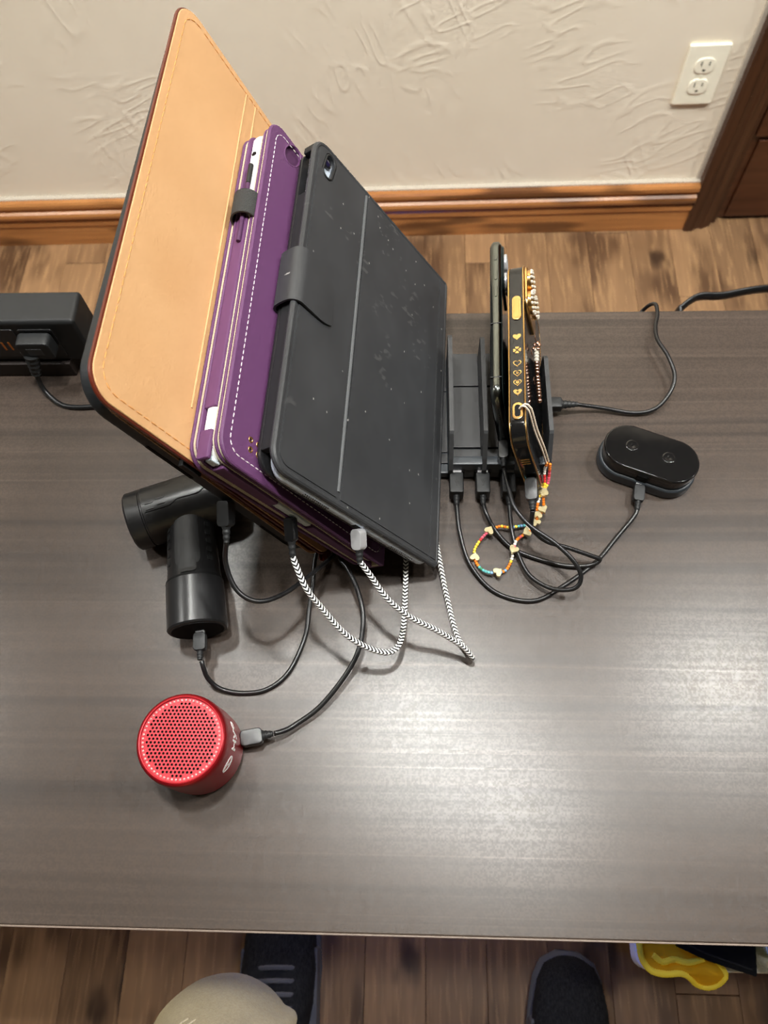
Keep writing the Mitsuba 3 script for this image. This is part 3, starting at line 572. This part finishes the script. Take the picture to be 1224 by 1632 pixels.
def usb_a(k, x, tail, sym=False):
    """USB-A plug standing on its narrow side in the station's front"""
    if x > .02: w, z0, z1 = .0052, .0035, .0170
    else: w, z0, z1 = .0062, .0018, .0096          # lying flat under the tablets
    zm = (z0 + z1) / 2
    pg = put('usb_plug', box(x - w, x + w, -.1795, -.1625, z0, z1, .0012), BLACKM, k)
    put('tongue', box(x - w * .75, x + w * .75, -.163, -.1602, z0 + .0012, z1 - .0012, .0003), SILVER, pg)
    put('strain_relief', relief(A([x, -.1790, zm]), A([0, -1, 0]), .0080, .0028, .0020), BLACKM, pg)
    if sym: usb_symbol(frame((x, -.1715, .01705), (1, 0, 0), (0, 1, 0), (0, 0, 1)), .0022, pg, CORD)
def tip(k, p0, d, L, w, h, mat, up=(0, 0, 1), nm='connector', rl=.008, rr_=.0024, metal=True, r=None, lab=None):
    """plug whose metal tip points along d from p0 (p0: the mouth of the device), body behind it"""
    d = A(d, float); d /= np.linalg.norm(d); M = aim(A(p0) + d * .0008, -A(d) * -1 if False else d, up)
    pg = put(nm, plug_mesh(L, w, h, r if r else h * .35), mat, k, M=M, label=lab)
    if metal: put('metal_tip', plug_mesh(.004, w * .72, h * .55, h * .25, .0003), SILVER, pg, M=aim(A(p0) - d * .0022, d, up))
    put('strain_relief', relief(A(p0) + d * (L + .0005), d, rl, rr_ , .0019), BLACKM, pg)
    return A(p0) + d * (L + rl)
def w_(F, a, b, c): return (F @ A([a, b, c, 1]))[:3]

# 1 earbud charger cable
k = cable('black cable from first station port curving across the desk to the earbud case', [(.1609, -.1888, .0080), (.1580, -.1950, .0068), (.1432, -.2118, .0030), (.1282, -.2287, .0020), (.1043, -.2466, .0018), (.0813, -.2585, .0018), (.0548, -.2523, .0020), (.0373, -.2325, .004), (.0299, -.2094, .009), (.0279, -.1860, .0103)])
usb_a(k, .0279, None, True)
EB = rotz(math.radians(-22.4), (.1716, -.1512, 0))
pe = (EB @ A([.0005, -.0192, .0085, 1]))[:3]; de = A([-.19, -.98, -.03])
tip(k, pe, de, .0135, .0080, .0062, BLACKM, rl=.007)
# 2 and 3 phone cables
ge = w_(Fg, 0, .0270, -.0055); gd = -Fg[:3, 0] * .95 + A([.04, 0, -.1])
k = cable('black cable looping from the heart-decorated phone to the second station port', [ge + gd * .026, (.0790, -.2130, .0300), (.0829, -.2180, .0275), (.0911, -.2220, .023), (.1056, -.2243, .018), (.1219, -.2276, .012), (.1297, -.2293, .008), (.1231, -.2322, .0042), (.1054, -.2317, .0022), (.0832, -.2254, .0022), (.0676, -.218, .0030), (.0563, -.206, .006), (.0495, -.1941, .0105), (.0476, -.1860, .0103)])
usb_a(k, .0476, None, True)
tip(k, ge, gd, .0170, .0088, .0070, CORD, up=Fg[:3, 1], rl=.007, rr_=.0030, metal=False, r=.003)
ae = w_(Fa, 0, .0140, -.0040); ad = -Fa[:3, 0] + A([0, 0, .02])
k = cable('black cable looping from the graphite phone to the third station port', [ae + ad * .024, (.0640, -.1879, .0360), (.0673, -.2017, .037), (.0772, -.2152, .036), (.0942, -.2271, .033), (.1068, -.239, .029), (.1119, -.2483, .023), (.1077, -.2544, .017), (.0938, -.2521, .01), (.0796, -.2413, .0062), (.0721, -.225, .0060), (.0680, -.2089, .009), (.0667, -.1860, .0103)])
usb_a(k, .0667, None)
tip(k, ae, ad, .0150, .0075, .0055, CORD, up=Fa[:3, 1], rl=.007, rr_=.0026, metal=False, r=.0025)
# 4 station power lead over the back edge of the desk
k = cable('thin black power lead from the station over the back edge of the desk', [(.1231, -.0995, .0105), (.1447, -.0994, .005), (.1691, -.1029, .003), (.1859, -.1002, .005), (.1975, -.0883, .009), (.2024, -.074, .012), (.1989, -.0565, .014), (.1931, -.0396, .013), (.1942, -.0240, .010), (.1985, -.0100, .0065), (.1990, .0040, .0040), (.1940, .0090, -.008), (.1880, .0070, -.03), (.182, .02, -.15), (.18, .08, -.4), (.19, .2, -.68), (.24, .32, FLOOR + .0025), (.5, .42, FLOOR + .0025)], .0016)
pg = put('barrel_plug', box(.0985, .1120, -.1045, -.0945, .0060, .0150, .0018), BLACKM, k); put('strain_relief', relief(A([.1115, -.0995, .0105]), A([1, 0, 0]), .0125, .0038, .0022, 4), BLACKM, pg)
# 5 extension cord behind the desk
k = cable('thick flat black cord hanging behind the desk towards the door', [(.24, .30, FLOOR + .003), (.25, .20, -.60), (.27, .165, -.35), (.3000, .163, -.215), (.3045, .166, -.20), (.3244, .1787, -.195), (.3538, .1819, -.197), (.4093, .1942, -.20), (.52, .215, -.225), (.66, .25, -.30), (.86, .33, -.55), (.98, .45, FLOOR + .010), (1.2, .55, FLOOR + .006)], .0030, flat=2.0, name='extension_cord')
# 6 massager cable
me = A([-.1505, -.2885, .0205])
k = cable('black cable from the massager handle curving under the leaning tablets', [(-.1475, -.3085, .0190), (-.1462, -.3130, .0165), (-.1440, -.3185, .0105), (-.1367, -.3239, .0040), (-.1217, -.3263, .0018), (-.1046, -.3235, .0018), (-.0903, -.3112, .0018), (-.0807, -.2869, .0020), (-.0786, -.2668, .0035), (-.0767, -.2486, .0065), (-.0757, -.2300, .0095), (-.070, -.205, .0115), (-.066, -.188, .0057)])
usb_a(k, -.066, None)
tip(k, me, (.10, -1, -.05), .0125, .0085, .0068, BLACKM, rl=.0065)
# 7 cable of the tan folio tablet
te = w_(Ft, .0035, .1040, -.0170); td = A([.03, -1, -.45])
k = cable('black cable drooping from the rubber-cased tablet back under the station', [te + td / np.linalg.norm(td) * .0255, (-.1215, -.2611, .083), (-.1165, -.2743, .074), (-.1075, -.2809, .069), (-.0975, -.2801, .064), (-.0860, -.2709, .055), (-.073, -.254, .042), (-.062, -.2362, .028), (-.044, -.205, .012), (-.0305, -.190, .0062), (-.030, -.188, .0057)])
usb_a(k, -.030, None)
tip(k, te, td, .0160, .0095, .0070, BLACKM, up=Ft[:3, 1], rl=.010, rr_=.0030, metal=False)
# 8 speaker cable
se = A([-.1178, -.3590, .0120]); sd = A([.98, .20, -.02])
k = cable('black cable from the red speaker arching up to the station', [(-.0955, -.3545, .0112), (-.0900, -.3525, .0095), (-.0826, -.3481, .0075), (-.0662, -.3359, .009), (-.0497, -.316, .014), (-.0405, -.2985, .019), (-.0383, -.2777, .023), (-.0425, -.2595, .025), (-.0500, -.2435, .025), (-.0560, -.2330, .023), (-.0520, -.2080, .013), (-.0485, -.190, .0062), (-.048, -.188, .0057)], .0017)
usb_a(k, -.048, None)
tip(k, se, sd, .0145, .0105, .0080, CORD, rl=.0070, rr_=.0036)
# 9, 10 braided cables
pe = w_(Fp, .001, .0965, -.0128); pd = A([.06, -1, -.55])
k = cable('black and white braided cable from purple case, looping low in front', [pe + pd / np.linalg.norm(pd) * .0255, (-.0706, -.2760, .0800), (-.0623, -.2848, .068), (-.0473, -.298, .052), (-.0318, -.3044, .040), (-.0191, -.3042, .031), (-.0126, -.2957, .025), (-.0103, -.2785, .018), (-.0098, -.254, .012), (-.0095, -.2200, .0118), (-.0115, -.188, .0057)], .0019, BRAID, True)
usb_a(k, -.012, None)
tip(k, pe, pd, .0150, .0070, .0058, PIANO, up=Fp[:3, 1], rl=.011, rr_=.0027, metal=False, r=.002)
be = w_(Fb, -.0022, .0850, -.0070); bd = A([.05, -1, -.60])
k = cable('black and white braided cable with silver plug from scuffed black case', [be + bd / np.linalg.norm(bd) * .0215, (-.0310, -.2650, .0705), (-.020, -.2773, .060), (-.0053, -.2857, .048), (.0112, -.2907, .037), (.0285, -.2973, .023), (.0362, -.3026, .0125), (.0340, -.2977, .0065), (.0264, -.2843, .0028), (.0197, -.2561, .0035), (.0130, -.2200, .008), (.0085, -.188, .0057)], .0019, BRAID, True)
usb_a(k, .008, None)
tip(k, be, bd, .0135, .0085, .0066, SILVER, up=Fb[:3, 1], rl=.009, rr_=.0029, metal=False, r=.003, lab='silver metal plug')

# ---------------------------------------------------------------- power strip at the back edge
k = PSK = thing('power_strip', 'black power strip above a dark block filling its shaded gap at the back left of the desk', 'power strip')
put('body', slab(-.560, -.2655, -.0585, -.0275, .0165, .066, .003, .0035, 4, 3), BLACKM, k)
put('shade_block', box(-.560, -.288, -.0620, -.024, 0, .0165, .001), M_('shade_brown', pbr(lin(28, 18, 14), .6)), k)  # dark brown block in place of the shaded gap under the strip
Fs = frame((0, -.0585, 0), (1, 0, 0), (0, 0, 1), (0, -1, 0))
for x0, w_p, cs_ in ((-.3140, .0280, ()), (-.3470, .0300, (.0140, .0195)), (-.3900, .0300, (.0090, .0160)), (-.4330, .0300, (.0090, .0160))):
    oc = put('outlet_panel', slab(x0, x0 + w_p, .024, .058, -.0006, .0010, .002, .0006, 4), BLACK, k, M=Fs)
    for dx in cs_: put('contact', box(x0 + dx - .0009, x0 + dx + .0009, .033, .043, .0008, .0013, .0002), COPPER, oc, M=Fs)
kc = cable('black power lead plugged into the power strip, curving behind the tan case', [(-.3105, -.0745, .0230), (-.3115, -.0770, .0140), (-.3083, -.0821, .0055), (-.2962, -.0913, .0022), (-.2824, -.0944, .0020), (-.2600, -.0935, .0020), (-.200, -.092, .0020), (-.140, -.098, .006), (-.103, -.100, .010)], .0020, name='power_lead')
pg = put('plug', slab(-.0135, .0135, -.010, .010, 0, .012, .004, .002, 5), BLACKM, kc, M=frame((-.3010, -.0598, .046), (1, 0, 0), (0, 0, 1), (0, -1, 0)))
put('face_mark', box(-.006, .006, -.004, .004, .0119, .0123, .0002), GRAYB, pg, M=frame((-.3010, -.0598, .046), (1, 0, 0), (0, 0, 1), (0, -1, 0)))
put('strain_relief', relief(A([-.3075, -.0700, .0400]), A([-.18, -.26, -1.0]), .0190, .0060, .0040, 4), BLACKM, pg)

# ---------------------------------------------------------------- earbud case
k = thing('earbud_case', 'black oblong earbud charging case with glossy lid beside the station', 'earbud case')
put('base', slab(-.0365, .0365, -.0195, .0195, 0, .0115, .0195, .002, 14, 3), STEELB, k, M=EB)
put('groove', slab(-.0345, .0345, -.0175, .0175, .0110, .0190, .0175, .0004, 14), PIANO, k, M=EB)
put('lid', slab(-.0352, .0352, -.0182, .0182, .0185, .0245, .0182, .0012, 14, 3), PIANO, k, M=EB, label='glossy black lid')
for x in (-.0150, .0125):
    put('dimple', lathe([(.0047, .0240), (.0046, .0247), (.0036, .0251), (.0004, .0244)], 24), PIANO, k, M=EB @ frame((x, .001, 0), (1, 0, 0), (0, 1, 0), (0, 0, 1)))
put('latch', box(-.004, .004, -.0186, -.0165, .0115, .0190, .0005), DEEP, k, M=EB)

# ---------------------------------------------------------------- massage gun
k = thing('massage_gun', 'small black massage gun lying on the desk under the tan-lined tablet', 'massage gun')
H0, H1 = A([-.1520, -.2880, .0210]), A([-.1690, -.1960, .0215]); hd = (H1 - H0) / np.linalg.norm(H1 - H0)
def lathe_at(prof, o, d, n=40):
    m = lathe(prof, n); M = aim(o, d); m.apply_transform(frame(o, M[:3, 0], -M[:3, 2], M[:3, 1])); return m
put('handle', lathe_at([(.0180, 0), (.0198, .0004), (.0207, .0016), (.0204, .020), (.0200, .0345), (.0192, .0355), (.0186, .040), (.0178, .060), (.0172, .075), (.0165, .092), (.010, .104)], H0, hd), BLACK, k)
put('end_cap', lathe_at([(.004, -.0004), (.0178, -.0003), (.0180, .0008)], H0, hd), DEEP, k)
MB = aim(H0, hd)   # x right, y along the handle, z up
def strip(a0, a1, b0, b1, r, lift, nm, mat, steps=10, rad=None):
    """panel wrapped over the handle: a across (as angle * radius), b along"""
    v, f = [], []
    p = rr(a1 - a0, b1 - b0, r, 6, (a0 + a1) / 2, (b0 + b1) / 2); q = sg.Polygon(p); m = extr(q, .0006); m = m.subdivide_to_size(.004)
    vv = m.vertices; R_ = np.interp(vv[:, 1], [0, .0345, .04, .092], [.0207, .0200, .0186, .0165]) + lift + vv[:, 2]; an = vv[:, 0] / .018
    m = tri(np.column_stack([R_ * np.sin(an), vv[:, 1], R_ * np.cos(an)]), m.faces); put(nm, m, mat, k, M=MB, smooth=40)
strip(-.009, .009, .042, .088, .006, -.0003, 'grip_panel', BLACKM)
strip(-.006, .006, .037, .045, .003, .0001, 'button', BLACKM)
for s in (-1, 1):
    for i in range(6): strip(s * .0165 - .0022, s * .0165 + .0022, .046 + i * .0066, .0500 + i * .0066, .001, -.0002, 'grip_rib', BLACKM)
strip(-.0270, .0270, .0345, .0362, .0006, -.0004, 'seam_ring', DEEP)
B0, B1 = A([-.2105, -.2075, .0225]), A([-.1330, -.1800, .0235]); bdv = (B1 - B0) / np.linalg.norm(B1 - B0)
bl = put('head', lathe_at([(.0160, 0), (.0205, .0006), (.0217, .0020), (.0219, .012), (.0212, .0125), (.0212, .0132), (.0220, .0138), (.0222, .050), (.0216, .070), (.018, .078), (.006, .082)], B0, bdv), BLACK, k)
put('head_cap', lathe_at([(.004, -.0006), (.0150, -.0005), (.0165, .0006)], B0, bdv), DEEP, k)
MH = aim(B0, bdv)
for i, (y0, y1, an) in enumerate(((.0165, .0225, .25), (.0165, .0225, .05), (.0250, .0310, .18), (.0250, .0310, -.02))):
    put('raised_mark', box(-.0006, .0006, y0, y1, .0216, .0226, .0002), BLACK, bl, M=MH @ frame((0, 0, 0), (math.cos(an), 0, -math.sin(an)), (0, 1, 0), (math.sin(an), 0, math.cos(an))))
P = A([(math.sin(a) * .0222, y, math.cos(a) * .0222) for a, y in ((.32, .0160), (.32, .034), (.20, .0395), (.20, .056), (-.12, .064))]); put('panel_line', tube(catmull(P, .003), .00045, 6), DEEP, bl, M=MH)

# ---------------------------------------------------------------- red speaker
k = thing('speaker', 'small round red bluetooth speaker with perforated top at the front left', 'speaker')
SM = frame((-.1445, -.3650, 0), (1, 0, 0), (0, 1, 0), (0, 0, 1)); SR, SH = .0277, .0540
put('body', lathe([(SR - .003, .0004), (SR - .0010, .0010), (SR - .0004, .0040), (SR - .0008, .0044), (SR - .0008, .0050), (SR + .0004, .0056), (SR + .0008, .020), (SR + .0004, SH - .006), (SR - .0002, SH - .0015), (SR - .0010, SH - .0004), (SR - .0020, SH), (SR - .0026, SH - .0010), (SR - .0027, SH - .0050)], 72), RED, k, M=SM, smooth=50)
put('rubber_foot', lathe([(SR - .005, 0), (SR - .005, .0006)], 32), DEEP, k, M=SM)
put('rim_ring', tube([((SR - .0022) * math.cos(t), (SR - .0022) * math.sin(t), SH - .0001) for t in np.linspace(0, 2 * math.pi, 72, endpoint=False)], .0006, 8, True), REDG, k, M=SM)
gp = sg.Point(0, 0).buffer(SR - .0026, 24); hl = []
pt = .00246
for i in range(-14, 15):
    for j in range(-14, 15):
        x, y = (j + (i % 2) / 2) * pt, i * pt * .866
        if x * x + y * y < .0218 ** 2: hl.append(sg.Polygon([(x + .00078 * math.cos(a), y + .00078 * math.sin(a)) for a in np.arange(8) * math.pi / 4]))
put('grille', extr(gp.difference(shapely.union_all(hl)), .0006, SH - .0016), REDG, k, M=SM, smooth=False, label='bright red perforated grille')
put('driver', lathe([(SR - .004, SH - .004), (SR - .004, SH - .0032)], 32), DEEP, k, M=SM)
stud = []
for i in range(60):
    a = i / 60 * 2 * math.pi; s = trimesh.creation.icosphere(1, .00082); s.apply_scale([1, 1, .6]); s.apply_translation([.0235 * math.cos(a), .0235 * math.sin(a), SH - .0009]); stud.append(s)
put('stud_ring', cat_(stud), PINK, k, M=SM, smooth=True, kind='stuff', label='ring of shiny studs')
def on_cyl(m, a0, z0, R_):
    v = m.vertices; an = a0 + v[:, 0] / R_; r_ = R_ + v[:, 2]; return tri(np.column_stack([r_ * np.cos(an), r_ * np.sin(an), z0 + v[:, 1]]), m.faces)
tm = meshkit.text_mesh('Hyc', .0075, .0003, bold=True).subdivide_to_size(.003)
put('lettering', on_cyl(tm, math.radians(-9), .030, SR + .0006), PRINT, k, M=SM, smooth=False)
lg = shapely.affinity.scale(sg.Point(0, 0).buffer(.0045, 16), 1.25, 1).difference(shapely.union_all([shapely.affinity.scale(sg.Point(-.0022, -.0004).buffer(.0016, 10), 1.2, 1.2), shapely.affinity.scale(sg.Point(.0022, .0004).buffer(.0016, 10), 1.2, 1.2)]))
put('emblem', on_cyl(extr(lg, .0003).subdivide_to_size(.003), math.radians(-25), .0335, SR + .0006), PRINT, k, M=SM, smooth=False)

# ---------------------------------------------------------------- person at the desk front: legs and shoes
PN = thing('person', 'standing person in khaki trousers and black sneakers below the desk front', 'person')
def limb(chain):
    mans = []
    for (p, r), (q, s) in zip(chain[:-1], chain[1:]):
        a, b = trimesh.creation.icosphere(3, r), trimesh.creation.icosphere(3, s); a.apply_translation(p); b.apply_translation(q)
        hull = trimesh.convex.convex_hull(np.vstack([a.vertices, b.vertices])); mans.append(m3.Manifold(m3.Mesh(hull.vertices.astype(np.float32), hull.faces.astype(np.uint32))))
    return mans
ms = limb([((-.192, -.690, -.640), .052), ((-.180, -.640, -.45), .058), ((-.166, -.586, -.250), .066), ((-.150, -.70, -.08), .080), ((-.115, -.86, .10), .092), ((-.05, -.93, .22), .115)])
ms += limb([((.200, -.790, -.640), .052), ((.19, -.80, -.45), .058), ((.165, -.80, -.250), .068), ((.13, -.87, -.05), .085), ((.10, -.92, .10), .092), ((.05, -.93, .22), .115)])
ms += limb([((-.05, -.93, .22), .115), ((.05, -.93, .22), .115)]) + limb([((-.05, -.94, .34), .115), ((.05, -.94, .34), .115)]) + limb([((-.05, -.93, .22), .115), ((-.05, -.94, .34), .115)]) + limb([((.05, -.93, .22), .115), ((.05, -.94, .34), .115)])
body = m3.Manifold.batch_boolean(ms, m3.OpType.Add).refine_to_length(.007).to_mesh()
m = trimesh.Trimesh(body.vert_properties[:, :3], body.tri_verts, process=True); trimesh.smoothing.filter_taubin(m, iterations=30)
v = np.array(m.vertices); nv = np.array(m.vertex_normals)
q_ = A([-.150, -.660, -.235])      # creases run in arcs around the bent knee
dq = np.linalg.norm((v - q_) * A([.8, 1.0, .75]), axis=1) + .018 * meshkit.noise(v * 14, 2)
amp = np.clip(meshkit.noise(v * A([10, 22, 12]), 5) * 1.6 - .35, 0, 1)
fold = .0048 * amp * np.clip((np.sin(dq * 150 + 3 * meshkit.noise(v * 9, 8)) - .45) / .55, 0, 1) ** 1.2 + .0060 * (meshkit.fbm(v * 24, 3, 2) - .5)
m.vertices = v + nv * fold[:, None]
put('trousers', m, KHAKI, PN, smooth=True, label='khaki cotton trousers')
def on_leg(pts, r=.0009):
    q = catmull([(x, y, .5) for x, y in pts], .004); out = []
    for o in q:
        h = m.ray.intersects_location([o], [[0, 0, -1]])[0]
        if len(h): out.append(h[np.argmax(h[:, 2])] + A([0, 0, .0003]))
    return tube(A(out), r, 6)
for dx in (0, .007): put('seam', on_leg([(-.184 + dx, -.546), (-.193 + dx, -.552), (-.201 + dx, -.562), (-.206 + dx, -.578), (-.208 + dx, -.60)]), KHAKIS, PN, label='stitched trouser seam')
def shoe(ox, heel, toe, ang, nm='shoe'):
    """lofted sneaker; heel and toe are y positions in the shoe's own frame"""
    M = rotz(ang, (ox, toe, FLOOR)); Ls = toe - heel; up, so = [], []
    S = [(-.002, .012, .030), (.010, .034, .050), (.030, .044, .058), (.06, .050, .066), (.10, .0525, .074), (.14, .049, .088), (.18, .041, .098), (.22, .037, .100), (.255, .035, .100), (.280, .030, .098), (.296, .018, .088)]
    for s, w, h in S:
        t = np.linspace(0, 2 * math.pi, 28, endpoint=False); c, n_ = np.cos(t), np.sin(t); ce = np.sign(c) * np.abs(c) ** .75; se_ = np.sign(n_) * np.abs(n_) ** .8
        up.append(np.column_stack([w * ce, np.full(28, -s), .014 + (h - .014) * (se_ + 1) / 2 * 1.0]))
        so.append(np.column_stack([(w + .004) * ce, np.full(28, -s + (.004 if s < .05 else -.003)), .0 + .0155 * (se_ + 1)]))
    k2 = put(nm, loft(up[::-1]), MESHB, PN, M=M, smooth=True, label='black mesh sneaker')
    put('sole', loft(so[::-1]), SOLE, k2, M=M, smooth=50, label='gray rubber sole')
    put('side_overlay', slab(.040, .054, -.26, -.075, .012, .052, .004, .003, 4), SOLE, k2, M=M)
    put('side_overlay', slab(-.054, -.040, -.26, -.075, .012, .052, .004, .003, 4), SOLE, k2, M=M)
    for i, s in enumerate((.098, .113, .128, .143)):
        h = np.interp(s, [x[0] for x in S], [x[2] for x in S])
        put('lace', tube(catmull([(-.040, -s - .004, h * .62), (-.026, -s, h * .93), (0, -s + .002, h + .004), (.026, -s, h * .93), (.040, -s - .004, h * .62)], .004), .0032, 8, flat=.6), LACE, k2, M=M)
    put('tongue', slab(-.022, .022, -.205, -.150, .094, .104, .010, .004, 5), LACE, k2, M=M)
    put('sock', lathe([(.036, .075), (.040, .10), (.040, .16)], 20), BLACKM, k2, M=M @ frame((0, -.235, 0), (1, 0, 0), (0, 1, 0), (0, 0, 1)))
shoe(-.196, -.745, -.462, math.radians(2)); shoe(.208, -.835, -.540, math.radians(-4))

# ---------------------------------------------------------------- storage bin with things, under the desk at the right
k = thing('storage_cart', 'white-topped storage cart standing under the right front of the desk', 'cart')
put('tray', slab(.2035, .502, -.5155, -.198, -.3330, -.3110, .012, .003, 5), WHITEP, k, label='white plastic top tray')
put('lower_shelf', box(.235, .475, -.495, -.225, -.640, -.620, .003), WHITEP, k)
for x in (.245, .465):
    for y in (-.485, -.235):
        lg = put('leg', rod((x, y, FLOOR + .040), (x, y, -.332), .009), BLACK, k)
        put('caster', rod((x - .009, y, FLOOR + .020), (x + .009, y, FLOOR + .020), .020, 24), BLACKM, lg)
k = thing('cleaning_cloth', 'yellow fuzzy cleaning cloth draped over the white cart tray', 'cloth')
ol = A([(.2070, -.4740), (.2060, -.4960), (.2085, -.5070), (.2160, -.5150), (.2290, -.5172), (.2420, -.5160), (.2500, -.5195), (.2580, -.5255), (.2680, -.5275), (.2760, -.5235), (.2800, -.5150), (.2740, -.5060), (.2660, -.4960), (.2560, -.4800), (.2440, -.4650), (.2220, -.4620)])
OC = catmull(np.column_stack([ol, 0 * ol[:, 0]]), .003, True)[:, :2]; pl = sg.Polygon(OC)
g = []
tm = trimesh.creation.triangulate_polygon(pl, engine='earcut'); tv = trimesh.Trimesh(np.column_stack([tm[0], np.zeros(len(tm[0]))]), tm[1]).subdivide_to_size(.004)
def cz(x, y):
    P = np.column_stack([x, y, 0 * x]); return -.3030 + .008 * np.sin(95 * x + 60 * y) * meshkit.noise(P * 60, 3) + .010 * (meshkit.fbm(P * 45, 2, 8) - .4) - np.clip(-.517 - y, 0, 1) * 1.2
tv.vertices[:, 2] = cz(tv.vertices[:, 0], tv.vertices[:, 1]); b2 = tv.copy(); b2.vertices[:, 2] -= .003; b2.invert()
put('fabric', cat_([tv, b2]), YELLOW, k, smooth=True)
put('edging', tube(np.column_stack([OC, cz(OC[:, 0], OC[:, 1]) - .001]), .0030, 8, True), YELLOWL, k, smooth=True, label='brighter looped edging')
P = A([(.262, -.5030), (.2480, -.5070), (.236, -.5050), (.226, -.5075), (.2180, -.5020)]); put('fold', tube(catmull(np.column_stack([P, cz(P[:, 0], P[:, 1]) + .002]), .003), [.003] * len(catmull(np.column_stack([P, P[:, 0]]), .003)) if False else .0028, 8), YELLOWL, k)
k = thing('pouch', 'black fabric pouch lying on the white cart tray beside the yellow cloth', 'pouch')
pm = sg.Polygon([(.236, -.470), (.240, -.4925), (.262, -.5015), (.285, -.5085), (.3035, -.5135), (.3065, -.49), (.3065, -.40), (.236, -.40)]).buffer(.002)
put('body', extr(pm, .008, -.2980), DEEP, k, smooth=30); put('seam', tube([(.243, -.490, -.290), (.262, -.4985, -.290), (.285, -.5055, -.290), (.302, -.5105, -.290)], .0010, 6), BLACKM, k)
k = thing('clear_jar', 'clear plastic jar on the white cart tray at the right edge', 'jar')
JM = frame((.337, -.486, -.3108), (1, 0, 0), (0, 1, 0), (0, 0, 1))
put('wall', lathe([(.0290, 0), (.0300, .002), (.0305, .050), (.0300, .050), (.0292, .003), (.0280, .0016)], 40), CLEAR, k, M=JM, smooth=50)
put('rim', tube([(.0305 * math.cos(t), .0305 * math.sin(t), .050) for t in np.linspace(0, 2 * math.pi, 48, endpoint=False)], .0012, 8, True), PALEBL, k, M=JM)
k = thing('ball', 'pale lime green ball inside the clear jar', 'ball')
put('skin', trimesh.creation.icosphere(3, .0225).apply_translation([.337, -.486, -.2850]), LIME, k, smooth=True)
put('seam', tube(A([(.0226 * math.cos(t), .0226 * math.sin(t) * .8, .0226 * .6 * math.sin(t)) for t in np.linspace(0, 2 * math.pi, 40, endpoint=False)]) + [.337, -.486, -.285], .0008, 6, True), WHITEP, k)
